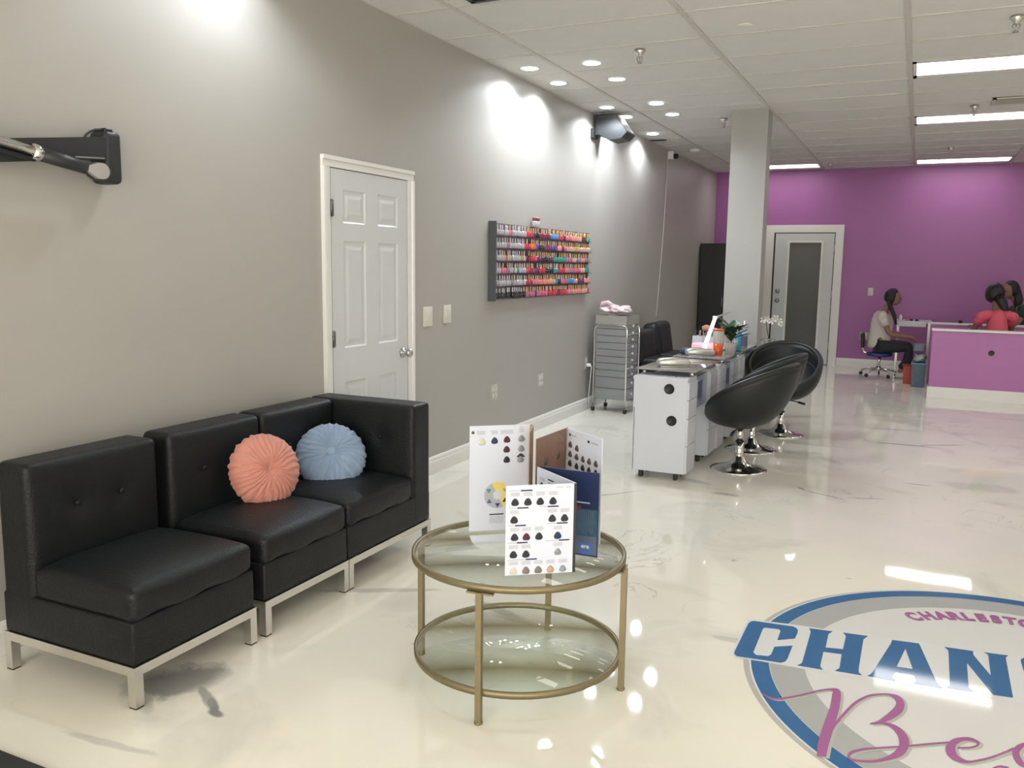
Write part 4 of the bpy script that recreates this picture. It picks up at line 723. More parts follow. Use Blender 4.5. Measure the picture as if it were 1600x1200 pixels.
layout = [
 [('clear', 6), ('pink', 1), ('clear', 6), ('red', 3), ('plum', 1), ('black', 2), ('burgundy', 5), ('blue', 4), ('red', 3), ('black', 1), ('rose', 3), ('coral', 3), ('nude', 3), ('burgundy', 3), ('green', 1)],
 [('clear', 5), ('mauve', 1), ('clear', 6), ('orange', 1), ('red', 2), ('orange', 2), ('purple', 1), ('navy', 1), ('black', 2), ('plum', 4), ('purple', 1), ('navy', 1), ('purple', 1), ('coral', 2), ('black', 1), ('rose', 2), ('nude', 4), ('gold', 3), ('nude', 5)],
 [('clear', 4), ('nude', 2), ('clear', 5), ('gold', 1), ('clear', 1), ('burgundy', 2), ('red', 2), ('rose', 1), ('plum', 2), ('black', 3), ('plum', 3), ('green', 5), ('teal', 1), ('mauve', 4), ('nude', 2), ('teal', 1), ('mauve', 2), ('coral', 2), ('grey', 2)],
 [('clear', 3), ('pink', 2), ('mauve', 1), ('clear', 3), ('green', 1), ('clear', 3), ('red', 2), ('burgundy', 1), ('mauve', 1), ('plum', 2), ('red', 3), ('black', 4), ('teal', 2), ('red', 4), ('pink', 2), ('mauve', 3), ('rose', 4), ('nude', 2), ('teal', 2)],
 [('purple', 1), ('clear', 6), ('grey', 1), ('clear', 5), ('red', 2), ('plum', 1), ('pink', 3), ('coral', 5), ('nude', 3), ('teal', 1), ('black', 2), ('pink', 2), ('mauve', 2), ('blue', 3), ('nude', 2), ('plum', 3), ('navy', 1), ('coral', 3)],
 [('black', 13), ('mauve', 2), ('rose', 2), ('navy', 1), ('rose', 5), ('red', 5), ('burgundy', 2), ('red', 3), ('pink', 3), ('nude', 2), ('coral', 4), ('nude', 3), ('red', 2)]]
NB = 46
def bottle_mesh(r, h0):
    return [(r*.86, 0), (r, .003), (r, h0*.8), (r*.75, h0*.95), (r*.42, h0)]
bm0 = {}; capm = {}
for k in cols: bm0[k] = MB().lathe(bottle_mesh(.0165, .047), 10).mesh('bottle', 'np_'+k)
for k in ('gold', 'white', 'black', 'silver'): capm[k] = MB().lathe([(.0066, .047), (.0068, .050), (.0055, .082), (.004, .084)], 8).mesh('cap', 'cap_'+k)
rg = random.Random(11); rown = ['top', 'second', 'third', 'fourth', 'fifth', 'bottom']
for r in range(6):
    z = RZ1-pitch*(r+1)+.0062; ks = seg(layout[r], NB)
    for i, k in enumerate(ks):
        y = RY0+.028+i*(RY1-RY0-.05)/(NB-1)
        cap = 'white' if (k == 'clear' or (r == 5 and k == 'black')) else ('gold' if rg.random() < .82 else rg.choice(['black', 'silver', 'white']))
        nice = {'clear': 'clear-and-white', 'nude': 'beige'}.get(k, k)
        o = bpy.data.objects.new('nail_polish_bottle', bm0[k]); COL.objects.link(o); o.location = (.034+rg.uniform(-.004, .006), y+rg.uniform(-.002, .002), z); o.rotation_euler = (0, 0, rg.uniform(0, 6)); o.scale = (1, 1, rg.uniform(.93, 1.03))
        tag(o, '%s nail polish, %s from the left on the %s shelf of the wall rack' % (nice, ordn(i+1), rown[r]), 'nail polish', 'nail polish bottles on the wall rack')
        c = bpy.data.objects.new('cap', capm[cap]); COL.objects.link(c); c.parent = o
for i in range(3):
    o = MB().lathe(bottle_mesh(.019, .052), 12).obj('nail_polish_bottle', 'np_clear', loc=(.03, 6.735+.045*i, RZ1+.001)); tag(o, 'pale pink bottle with a dark cap on top of the wall rack, %s of three' % ['leftmost', 'middle', 'rightmost'][i], 'nail polish', 'bottles standing on top of the wall rack')
    MB().lathe([(.012, .052), (.015, .056), (.015, .075), (.01, .077)], 12).obj('cap', 'np_burgundy', o)

# ================================================================ DRAWER CART
A_, B_ = Vector((.075, 8.19, 0)), Vector((.434, 8.146, 0))
ang = math.atan2(B_.y-A_.y, B_.x-A_.x); cw, cdp = .36, .30
ct = thing('drawer_cart', 'tall chrome rolling cart with ten smoky plastic drawers against the grey wall', 'cart', (.082, 8.19, 0), ang)
q = MB()
for y in (0, cdp): q.tube([(0, y, .05), (0, y, .84), (.012, y, .875), (.045, y, .89), (cw-.045, y, .89), (cw-.012, y, .875), (cw, y, .84), (cw, y, .05)], .008, 10)
q.obj('side_frame', 'chrome', ct)
q = MB()
for x in (0, cw):
    for z in (.12, .46, .80): q.cyl((x, 0, z), (x, cdp, z), .005, 8)
q.obj('cross_rails', 'chrome', ct)
M['tray'] = mat('grey_tray_plastic', (.30, .29, .27), .4, var=.05)
q = MB(); q.b2((.0, .0, .90), (cw, cdp, .905)); 
for lo, hi in (((.0, .0), (cw, .006)), ((.0, cdp-.006), (cw, cdp)), ((.0, 0), (.006, cdp)), ((cw-.006, 0), (cw, cdp))): q.b2((lo[0], lo[1], .905), (hi[0], hi[1], .985))
q.obj('top_tray', 'tray', ct)
zz = .13
hs = [.115, .115]+[.07]*8; hs = hs[::-1]; hs = hs[::-1]
M['knob'] = mat('pale_knob', (.6, .6, .6), .3)
for i, h in enumerate(hs):
    d = MB().rbox((cw/2, cdp/2, zz+h/2), (cw-.020, cdp-.008, h-.0035), .006, n=2, g=1).obj('drawer', 'drawer', ct)
    MB().b2((.008, .001, zz+h-.009), (cw-.008, cdp-.001, zz+h-.002)).obj('drawer_rim', 'tray', d)
    MB().lathe([(.012, 0), (.012, .014), (.006, .018)], 12, (cw-.010, cdp/2, zz+h/2), ax=Matrix.Rotation(PI/2, 3, 'Y')).obj('knob', 'knob', d)
    # things seen dimly inside
    if i in (0, 1, 3, 5, 8): MB().rbox((cw*.45, cdp*.5, zz+h*.3), (cw*.5, cdp*.5, h*.3), .01, n=2, g=1).obj('contents', ['sw_grey', 'pink', 'white', 'ivory'][i % 4], d)
    zz += h
for x in (0, cw):
    for y in (0, cdp):
        q = MB(); q.cyl((x-.012, y, .024), (x+.012, y, .024), .023, 16); q.obj('caster', 'rubber', ct); MB().cyl((x, y, .03), (x, y, .06), .006, 8).obj('caster_stem', 'chrome', ct)
def plastic_bag(name, lb, loc, sc, mt, seed):
    t = thing(name, lb, 'bag', loc); rg = random.Random(seed); P_ = [rg.uniform(0, 6) for _ in range(8)]
    def f(d):
        r = 1+.16*math.sin(3*d.x*3+P_[0]+2*d.z)+.12*math.sin(5*d.y*2.3+P_[1]+3*d.x)+.07*math.sin(11*d.x+P_[2]+7*d.z)+.05*math.sin(17*d.y+P_[3]-9*d.x)
        return r*(.55+.45*(d.z > -.3) if d.z > -.9 else .6)
    MB().sphere((0, 0, sc[2]*.9), sc, 48, 30, fn=f).obj('bag_body', mt, t); return t
M['bag'] = mat('white_pink_plastic_bag', (.62, .50, .52), .25, var=.35, vscale=14, bump=.4, bscale=30)
bg_ = plastic_bag('plastic_bag', 'crumpled white and pink plastic bag on top of the drawer cart', (.275, 8.30, .987), (.15, .12, .05), 'bag', 3)
q = MB(); q.tube([(-.17, -.02, .07), (-.15, -.02, .115), (-.09, -.02, .125), (-.05, -.01, .10), (-.06, 0, .075)], [.012, .02, .022, .02, .01], 10); q.tube([(-.17, -.02, .07), (-.14, -.02, .05), (-.08, 0, .05)], [.012, .015, .02], 10); q.obj('bag_handle', 'bag', bg_)

# ================================================================ NAIL TABLES
M['frostpanel'] = mat('frosted_blue_panel', (.33, .37, .47), .2, var=.06, vscale=6); M['ventdark'] = mat('slate_blue_recess', (.11, .13, .20), .4)
M['greyglass'] = mat('grey_marble_glass', (.23, .225, .21), .06, var=.15, vscale=6, coat=.5)
def nail_table(lb, loc, ln=.92, wd=.38):
    """runs along +y from its front cabinet; x 0..wd"""
    t = thing('nail_table', lb, 'table', loc, group='white nail tables in a row'); H = .725
    def cab(y0, y1, front):
        c = MB().b2((0, y0, .055), (wd-.004, y1, .70)).obj('cabinet', 'laminate', t)
        MB().b2((-.004, y0-.004, .70), (wd, y1+.004, .722)).obj('cabinet_top', 'laminate', c)
        for k, (z0, z1) in enumerate(((.06, .25), (.255, .44), (.445, .57), (.575, .695))):
            d = MB().b2((wd-.004, y0+.006, z0), (wd+.010, y1-.006, z1)).obj('drawer', 'laminate', c)
        if front:
            for (x, z) in ((.253, .645), (.277, .425)):
                MB().lathe([(.036, 0), (.036, .004), (.030, .006), (.028, .003), (.001, .003)], 28, (x, y0-.0, z), ax=Matrix.Rotation(PI/2, 3, 'X')).obj('cable_grommet', 'black', c)
            MB().b2((.008, y0-.003, .06), (.0105, y0+.001, .50)).obj('edge_seam', 'darkgrey', c)
            MB().lathe([(.008, .722), (.008, .725)], 14, (.28, y0+.07, 0)).obj('cable_hole', 'black', c)
        for x in (.06, wd-.07):
            for y in (y0+.04, y1-.04): MB().rbox((x, y, .028), (.03, .045, .056), .012, n=3, g=1).obj('caster', 'rubber', c)
    cab(0, .25, True); cab(ln-.25, ln, False)
    MB().b2((.02, .25, .56), (wd-.02, ln-.25, .70)).obj('tray_box', 'laminate', t)
    MB().b2((wd-.03, .27, .47), (wd-.018, ln-.25, .70)).obj('side_panel', 'frostpanel', t)
    q = MB(); q.b2((wd-.019, .38, .53), (wd-.014, .50, .66)); q.obj('fan_opening', 'ventdark', t)
    MB().b2((.0, .08, .725), (wd-.0, ln-.02, .74)).obj('stone_bed', 'laminate', t) if 0 else None
    MB().rbox((wd/2+.005, (.10+ln-.02)/2, .760), (wd+.05, ln-.12, .010), .004, n=2, g=1).obj('glass_top', 'greyglass', t)
    for x in (.03, wd-.01):
        for y in (.15, ln-.07): MB().cyl((x, y, .722), (x, y, .756), .014, 12).obj('glass_standoff', 'chrome', t)
    return t
nail_table('nearest white nail table with grey glass top and two black side grommets', (1.275, 5.70, 0))
nail_table('middle white nail table with cup and pink-lit tray on its grey glass', (1.285, 6.66, 0), .78)
nail_table('farthest white nail table beside the square column', (1.285, 7.48, 0), .98)
ZG = .7655
def armrest(lb, x, y, rz):
    t = thing('arm_rest', lb, 'arm rest', (x, y, ZG), rz, group='silver arm rests on the nail tables')
    MB().rbox((0, 0, .028), (.24, .105, .05), .024, n=4, g=10, puff=lambda o, h: Vector((o.x, o.y*(1-.25*abs(o.x/h[0])**2), o.z+.012*(1-(o.x/h[0])**2)*(o.z > 0)))).obj('pad', 'silverpad', t); MB().rbox((0, 0, .003), (.20, .09, .006), .002, n=2, g=1).obj('base', 'steel', t)
M['silverpad'] = mat('silver_vinyl', (.50, .50, .48), .25, .6, var=.15, vscale=20, bump=.15, bscale=60)
armrest('silver padded arm rest on the nearest nail table', 1.465, 6.02, .45); armrest('silver padded arm rest on the middle nail table', 1.46, 6.88, .45)
# desk lamp
M['lampglow'] = mat('lamp_led_strip', (.95, .95, .98), .4, emis=(1, .98, 1), es=3.0)
t = thing('desk_lamp', 'white folding LED desk lamp glowing beside the cup', 'lamp', (1.43, 7.12, ZG)); MB().lathe([(.06, 0), (.062, .006), (.055, .014), (.02, .018)], 24).obj('base', 'white', t)
a = Vector((0, 0, .012)); b = Vector((.085, .03, .30)); c = Vector((.19, .12, .345))
MB().tube([a, b], [.020, .016], 4).obj('stem', 'lampglow', t); MB().tube([b, c], [.010, .007], 4).obj('head', 'steel', t); MB().cyl(b+Vector((-.02, 0, 0)), b+Vector((.02, 0, 0)), .012, 12).obj('hinge', 'white', t)
t = thing('nail_lamp', 'pink glowing nail lamp box behind the iced drink cup', 'lamp', (1.43, 7.26, ZG)); M['pinkglow'] = mat('pink_lamp_glow', (.9, .35, .42), .4, emis=(1, .25, .33), es=.7)
MB().rbox((0, 0, .038), (.24, .13, .07), .02).obj('housing', 'pinkglow', t)
t = thing('drink_cup', 'clear tumbler of orange drink with a red straw lid', 'cup', (1.575, 7.02, ZG)); M['juice'] = mat('orange_drink', (.62, .10, .025), .15); M['cupglass'] = haze_plastic('cloudy_cup', (.50, .46, .43), .75)
MB().lathe([(.034, 0), (.037, .002), (.041, .095), (.0001, .095)], 24).obj('drink', 'juice', t); MB().lathe([(.0415, .095), (.047, .205), (.044, .205)], 24, capb=False).obj('cup_wall', 'cupglass', t)
q = MB(); q.lathe([(.049, .205), (.049, .214), (.02, .218)], 24); q.cyl((.01, 0, .21), (.03, .01, .235), .004, 8); q.obj('lid', 'juice', t)
# orchids
M['leaf'] = mat('dark_green_leaf', (.025, .065, .03), .35, var=.3, vscale=20); M['petal'] = mat('white_petal', (.70, .66, .62), .5, var=.06); M['pot'] = mat('white_glazed_pot', (.52, .51, .49), .25, var=.1); M['stem'] = mat('brown_stem', (.06, .04, .025), .6)
def leaf(q, base, d, ln, wd, droop, n=8):
    d = Vector(d).normalized(); sd = d.cross(Vector((0, 0, 1))).normalized(); vs = []
    for i in range(n+1):
        s_ = i/n; p = Vector(base)+d*ln*s_+Vector((0, 0, -droop*s_*s_)); w_ = wd*math.sin(PI*min(1, s_*.92+.06))**.7
        vs += [p-sd*w_+Vector((0, 0, w_*.25)), p, p+sd*w_+Vector((0, 0, w_*.25))]
    fs = [(3*i+k, 3*i+k+1, 3*i+k+4, 3*i+k+3) for i in range(n) for k in (0, 1)]
    return q.add(vs, fs)
def blossom(q, c, nrm, r, n=5):
    Q = Vector((0, 0, 1)).rotation_difference(Vector(nrm).normalized()).to_matrix(); vs = []; b = 0
    for k in range(n):
        a = 2*PI*k/n; pts = [(0, 0, 0)]+[(r*(.55+.45*math.cos(tt))*math.cos(a+.48*math.sin(tt)), r*(.55+.45*math.cos(tt))*math.sin(a+.48*math.sin(tt)), r*.18*math.cos(tt)) for tt in [2*PI*j/8 for j in range(8)]]
        q.add([Vector(c)+Q @ Vector(p) for p in pts], [(0, 1+j, 1+(j+1) % 8) for j in range(8)])
    q.sphere(Vector(c)+Q @ Vector((0, 0, r*.2)), r*.16, 8, 6)
def orchid(lb, loc, leaves, stem, flowers, potsz):
    t = thing('potted_orchid', lb, 'plant', loc); r, h = potsz
    MB().lathe([(r*.8, 0), (r, h*.9), (r*1.05, h), (r*.95, h), (r*.9, h*.92)], 24).obj('pot', 'pot', t); MB().lathe([(r*.9, h*.92), (.001, h*.94)], 16, capb=False).obj('soil', 'stem', t)
    for d, ln, wd, dr, z in leaves: leaf(MB(), (0, 0, h+z), d, ln, wd, dr).obj('leaf', 'leaf', t)
    if stem: MB().tube(stem, .0035, 8).obj('stem', 'stem', t)
    rg = random.Random(4)
    for c, rr in flowers: q = MB(); blossom(q, c, (rg.uniform(-.2, .6), -1, rg.uniform(-.3, .4)), rr); q.obj('blossom', 'petal', t)
    return t
rg = random.Random(21); lv = []
for k in range(26):
    a = k*2.4; lv.append(((math.cos(a), math.sin(a), .35+.8*rg.random()), rg.uniform(.12, .20), rg.uniform(.032, .046), rg.uniform(.0, .05), rg.uniform(.01, .12)))
orchid('white orchid with broad green leaves in a pale pot behind the cup', (1.645, 7.20, ZG), lv, [(0, 0, .09), (.01, 0, .2), (.05, .01, .24)], [((.02, -.03, .20), .022), ((.05, -.04, .19), .02), ((-.05, -.03, .10), .026), ((.04, -.05, .115), .022), ((.10, -.01, .225), .016)], (.052, .085))
t = thing('spray_bottle', 'blue liquid pump bottle beside the white orchid', 'bottle', (1.635, 7.52, ZG)); M['bluesoap'] = mat('blue_liquid', (.05, .28, .42), .15); M['bluesoap2'] = mat('pale_blue_label', (.30, .42, .48), .3)
MB().lathe([(.034, 0), (.036, .004), (.036, .15), (.018, .17), (.016, .18)], 20).obj('bottle', 'bluesoap', t); q = MB(); q.lathe([(.017, .18), (.017, .20), (.006, .203), (.006, .23)], 14); q.rbox((-.01, 0, .235), (.05, .02, .014), .005); q.obj('pump', 'white', t)
t = thing('spray_bottle', 'tall clear bottle with dark label right of the blue bottle', 'bottle', (1.665, 7.66, ZG)); MB().lathe([(.034, 0), (.034, .15), (.014, .175), (.014, .19)], 20).obj('bottle', 'bluesoap2', t); MB().lathe([(.0345, .03), (.0345, .12)], 20, capb=False, capt=False).obj('bottle_label', 'steelblue', t); MB().lathe([(.016, .19), (.016, .21), (.006, .215), (.006, .25)], 12).obj('pump', 'white', t)
# organiser with brushes and dryer
t = thing('organizer_box', 'white organizer box at the back of the middle nail table', 'box', (1.33, 7.62, ZG)); q = MB(); q.b2((-.10, -.06, 0), (.10, .06, .004))
for lo, hi in (((-.10, -.06), (.10, -.056)), ((-.10, .056), (.10, .06)), ((-.10, -.06), (-.096, .06)), ((.096, -.06), (.10, .06)), ((-.002, -.06), (.002, .06))): q.b2((lo[0], lo[1], .004), (hi[0], hi[1], .105))
q.obj('box', 'laminate', t)
for k in range(9):
    x, y = -.08+.018*k, -.03+.05*((k*3) % 5)/5; o = MB(); o.cyl((0, 0, 0), (rg.uniform(-.02, .02), rg.uniform(-.01, .02), .13+.03*rg.random()), .004, 6); o = o.obj('nail_brush', ['black', 'pink', 'steel'][k % 3], loc=(1.33+x, 7.62+y, ZG+.006)); tag(o, 'thin %s nail tool, %s from the left in the white organizer box' % (['black', 'pink', 'silver'][k % 3], ordn(k+1)), 'brush', 'tools in the organizer box')
t = thing('hair_dryer', 'small pink hand dryer standing in the white organizer box', 'dryer', (1.37, 7.61, ZG+.006)); MB().tube([(0, 0, .0), (-.01, 0, .14)], [.014, .016], 12).obj('handle', 'pink', t); MB().tube([(-.06, 0, .165), (-.03, 0, .172), (.04, 0, .165)], [.02, .028, .02], 14).obj('barrel', 'pink', t)
t = thing('folded_towel', 'dark blue folded cloth at the left edge of the middle nail table', 'towel', (1.19, 6.98, .735)); M['denim'] = mat('dark_blue_cloth', (.05, .085, .15), .8, var=.3, vscale=30, bump=.3); 
MB().rbox((0, 0, .012), (.08, .15, .045), .016, puff=lambda o, h: Vector((o.x, o.y, o.z+.006*math.sin(o.y*60)))).obj('cloth', 'denim', t); t.location = (1.325, 6.985, ZG+.010)
orchid('white orchid with stakes beside the square column', (1.765, 8.43, ZG-.03), [((math.cos(a), math.sin(a), .1), .08, .02, .03, .0) for a in (0, 1.9, 3.6, 5)], [(0, 0, .07), (-.02, 0, .16), (-.03, 0, .23), (.02, 0, .262), (.08, 0, .26)], [((-.055, -.02, .25), .034), ((-.02, -.02, .262), .034), ((.02, -.02, .245), .036), ((.055, -.02, .27), .036), ((.09, -.02, .245), .036), ((.11, -.02, .215), .024)], (.045, .07))
# side stand holding the second orchid
t = thing('plant_stand', 'slim grey pedestal cabinet at the foot of the square column', 'stand', (1.765, 8.43, 0)); MB().rbox((0, 0, (ZG-.032)/2), (.13, .14, ZG-.033), .006, n=2, g=1).obj('stand_body', 'column', t)

# ================================================================ TUB CHAIRS
def tub_chair(lb, loc, rz):
    """seat faces local -x (low front edge), tall back at +x"""
    t = thing('tub_chair', lb, 'chair', loc, rz, group='black swivel tub chairs at the nail tables')
    nth, nt_ = 64, 18
    def rimz(a): return .425+.37*(.5+.5*math.cos(a))**.9    # a=0 at the back
    def rimr(a): return .325+.03*math.cos(a)
    def prof(a, s_, off):
        zb = .315; zr = rimz(a); rr = rimr(a)-off
        r = rr*math.sin(min(1, s_*1.02)*PI/2)**.85; z = zb+(zr-zb)*(1-math.cos(s_*PI/2))**1.05+off*(1-s_)*1.6
        cx = .05*math.cos(a)*s_*s_
        return ((r+cx*1)*math.cos(a), r*math.sin(a), z)
    vs = []
    for off in (0, .045):
        for i in range(nt_+1):
            for k in range(nth): vs.append(prof(2*PI*k/nth, i/nt_, off))
    b = (nt_+1)*nth; fs = []
    for i in range(nt_):
        for k in range(nth):
            j = (k+1) % nth; fs.append((i*nth+k, i*nth+j, (i+1)*nth+j, (i+1)*nth+k)); fs.append((b+i*nth+k, b+(i+1)*nth+k, b+(i+1)*nth+j, b+i*nth+j))
    for k in range(nth): j = (k+1) % nth; fs.append((nt_*nth+k, nt_*nth+j, b+nt_*nth+j, b+nt_*nth+k))
    MB().add(vs, fs).obj('tub_shell', 'leather2', t, weld=True)
    MB().tube([tuple(Vector(prof(2*PI*k/nth, 1, .022))) for k in range(nth)], .025, 10, closed=True).obj('rim_piping', 'leather2', t)
    MB().sphere((-.02, 0, .43), (.235, .235, .055), 32, 14).obj('seat_cushion', 'leather2', t)
    MB().tube([tuple(Vector(prof(2*PI*k/nth, .80, .045))+Vector((0, 0, .004))) for k in range(nth)], .006, 6, closed=True).obj('inner_seam', 'leather2', t)
    MB().lathe([(.09, .318), (.10, .33), (.10, .342)], 20).obj('seat_plate', 'black', t)
    q = MB(); q.cyl((0, 0, .05), (0, 0, .21), .030, 20); q.obj('outer_post', 'chrome', t); MB().cyl((0, 0, .21), (0, 0, .32), .022, 20).obj('inner_post', 'chrome', t); MB().lathe([(.032, .205), (.032, .214)], 20).obj('collar', 'black', t)
    MB().lathe([(.205, 0), (.207, .004), (.195, .010), (.14, .020), (.09, .035), (.055, .062), (.036, .098), (.030, .102)], 48).obj('base', 'chrome', t)
    q = MB(); q.tube([(0, 0, .312), (.0, -.10, .31), (.0, -.17, .295)], .005, 8); q.tube([(.0, -.14, .303), (.0, -.20, .288)], .011, 10); q.obj('height_lever', 'black', t)
    return t
tub_chair('nearest black tub chair, its back towards the camera', (1.915, 6.30, 0), math.radians(-8))
tub_chair('farthest black tub chair, turned to show its padded inside', (1.995, 7.84, 0), math.radians(92))
tub_chair('middle black tub chair mostly hidden behind the nearest one', (1.875, 7.045, 0), math.radians(0))

# ================================================================ FAR LEFT: lounge chairs, tall cabinet
def lounge(lb, loc, rz, h):
    t = thing('lounge_chair', lb, 'chair', loc, rz, group='black lounge chairs along the far left wall')
    MB().rbox((.34, 0, .27), (.60, .58, .26), .03, g=6).obj('seat_base', 'leather2', t); MB().rbox((.38, 0, .43), (.52, .54, .10), .035, g=6).obj('seat_cushion', 'leather2', t)
    MB().rbox((.16, 0, h/2+.22), (.20, .60, h-.36), .07, n=4, g=6, rot=Euler((0, -.16, 0))).obj('backrest', 'leather2', t)
    for x in (.08, .60):
        for y in (-.24, .24): MB().cyl((x, y, 0), (x, y, .14), .018, 12).obj('leg', 'chrome', t)
lounge('black lounge chair nearest the drawer cart', (.10, 9.25, 0), 0, .74); lounge('second black lounge chair with a taller rounded back', (.10, 9.95, 0), 0, .79)
t = thing('tall_cabinet', 'tall black cabinet in the far left corner beside the purple wall', 'cabinet', (.02, 13.0, 0)); 
MB().b2((0, 0, .04), (.80, .55, 1.84)).obj('body', 'black', t); 
for x0, x1 in ((.01, .398), (.402, .79)): d = MB().b2((x0, -.018, .06), (x1, 0, 1.825)).obj('cabinet_door', 'black', t); MB().cyl(((x1-.04 if x0 < .1 else x0+.04), -.032, .9), ((x1-.04 if x0 < .1 else x0+.04), -.032, 1.05), .006, 8).obj('handle', 'steel', d)
MB().b2((.02, .02, 0), (.78, .53, .04)).obj('plinth', 'rubber', t)
# ================================================================ RECEPTION / MANICURE STATION
M['desk_purple'] = mat('orchid_desk_paint', (.40, .15, .36), .4, var=.03)
t = thing('half_wall_desk', 'purple half-wall station with white cap and white baseboard at right', 'desk', (3.222, 11.09, 0))
DL, DD, DH = 2.6, 1.45, .785
MB().b2((0, 0, 0), (DL, .11, DH)).obj('front_panel', 'desk_purple', t); MB().b2((0, DD-.11, 0), (DL, DD, DH)).obj('back_panel', 'desk_purple', t); MB().b2((DL-.11, .11, 0), (DL, DD-.11, DH)).obj('side_panel', 'desk_purple', t)
for lo, hi in (((-.01, -.015), (DL+.01, .125)), ((-.01, DD-.125), (DL+.01, DD+.015)), ((DL-.125, .125), (DL+.01, DD-.125))): MB().b2((lo[0], lo[1], DH), (hi[0], hi[1], DH+.022)).obj('cap', 'trim', t)
q = MB(); q.b2((-.012, -.014, 0), (DL, 0, .125)); q.b2((-.012, 0, 0), (0, .11, .125)); q.obj('baseboard', 'trim', t)
MB().lathe([(.032, 0), (.032, .006), (.024, .008), (.022, .004), (.0005, .004)], 24, (.618, 0, .552), ax=Matrix.Rotation(PI/2, 3, 'X')).obj('cable_grommet', 'darkgrey', t)
# table against the back wall
t = thing('manicure_table', 'white manicure table in front of the seated woman in white', 'table', (2.78, 13.22, 0))
MB().b2((0, 0, .745), (.46, .50, .77)).obj('table_top', 'laminate', t); MB().b2((.01, .0, .695), (.39, .012, .745)).obj('front_rail', 'laminate', t)
for x, y in ((.42, .03), (.42, .45), (.015, .45)):
    if True: MB().b2((x, y, 0), (x+.03, y+.03, .745)).obj('leg', 'steel', t)
for i, (x, y, k) in enumerate([(2.92, 13.30, 'pink'), (2.98, 13.34, 'black'), (3.05, 13.32, 'black')]):
    o = MB().rbox((0, 0, .012), (.05, .03, .024), .008).obj('small_tool_case', k, loc=(x, y, .7705)); tag(o, ['pink tool case at left on the manicure table', 'black tool case in the middle of the manicure table', 'black tool case at right on the manicure table'][i], 'case')
t = thing('salt_bottle', 'small white bottle standing on the manicure table', 'bottle', (2.84, 13.28, .7705)); MB().lathe([(.02, 0), (.022, .06), (.01, .075), (.01, .09)], 16).obj('bottle', 'white', t); MB().lathe([(.012, .09), (.012, .105)], 12).obj('cap', 'pink', t)
t = thing('desk_item', 'small dark round jar on the back ledge of the desk', 'jar', (3.56, 12.47, .808)); MB().lathe([(.02, 0), (.026, .01), (.026, .03), (.01, .036)], 16).obj('jar', 'black', t)
# bins
M['bluebin'] = mat('blue_mottled_plastic', (.045, .085, .135), .3, var=.6, vscale=18); M['bluerim'] = mat('pale_blue_plastic', (.25, .42, .62), .3); M['redbin'] = mat('red_plastic', (.36, .04, .03), .35); M['foil'] = mat('shiny_grey_wrap', (.16, .17, .19), .2, .4, var=.6, vscale=30, bump=.8, bscale=30)
def binn(name, lb, loc, w0, w1, h, mt, rimm):
    t = thing(name, lb, 'bin', loc); vs = []
    for s_, z in ((w0, 0), (w1, h)):
        for x, y in ((-1, -1), (1, -1), (1, 1), (-1, 1)): vs.append((x*s_/2, y*s_/2*1.1, z))
    MB().add(vs, [(3, 2, 1, 0), (0, 1, 5, 4), (1, 2, 6, 5), (2, 3, 7, 6), (3, 0, 4, 7)], 0, False).obj('bin_body', mt, t)
    q = MB(); 
    for a, b in ((0, 1), (1, 2), (2, 3), (3, 0)): q.tube([vs[4+a], vs[4+b]], .008, 8)
    q.obj('rim', rimm, t); return t
binn('plastic_bin', 'blue mottled plastic bin beside the purple half-wall', (3.115, 12.02, .002), .15, .17, .30, 'bluebin', 'bluerim')
binn('plastic_bin', 'red plastic bin on the floor left of the blue bin', (3.005, 12.28, .002), .13, .15, .24, 'redbin', 'redbin')
t = thing('wrapped_bundle', 'shiny grey wrapped bundle stacked in the blue bin', 'bundle', (3.115, 12.02, .31)); MB().rbox((0, 0, .06), (.15, .15, .12), .03, puff=lambda o, h: Vector((o.x+.01*math.sin(o.z*50), o.y, o.z+.01*math.sin(o.x*60)))).obj('bundle', 'foil', t)
t = thing('grey_box', 'grey plastic box on top of the wrapped bundle', 'box', (3.10, 12.04, .45)); MB().rbox((0, 0, .05), (.14, .15, .10), .01).obj('box', 'steelblue', t)

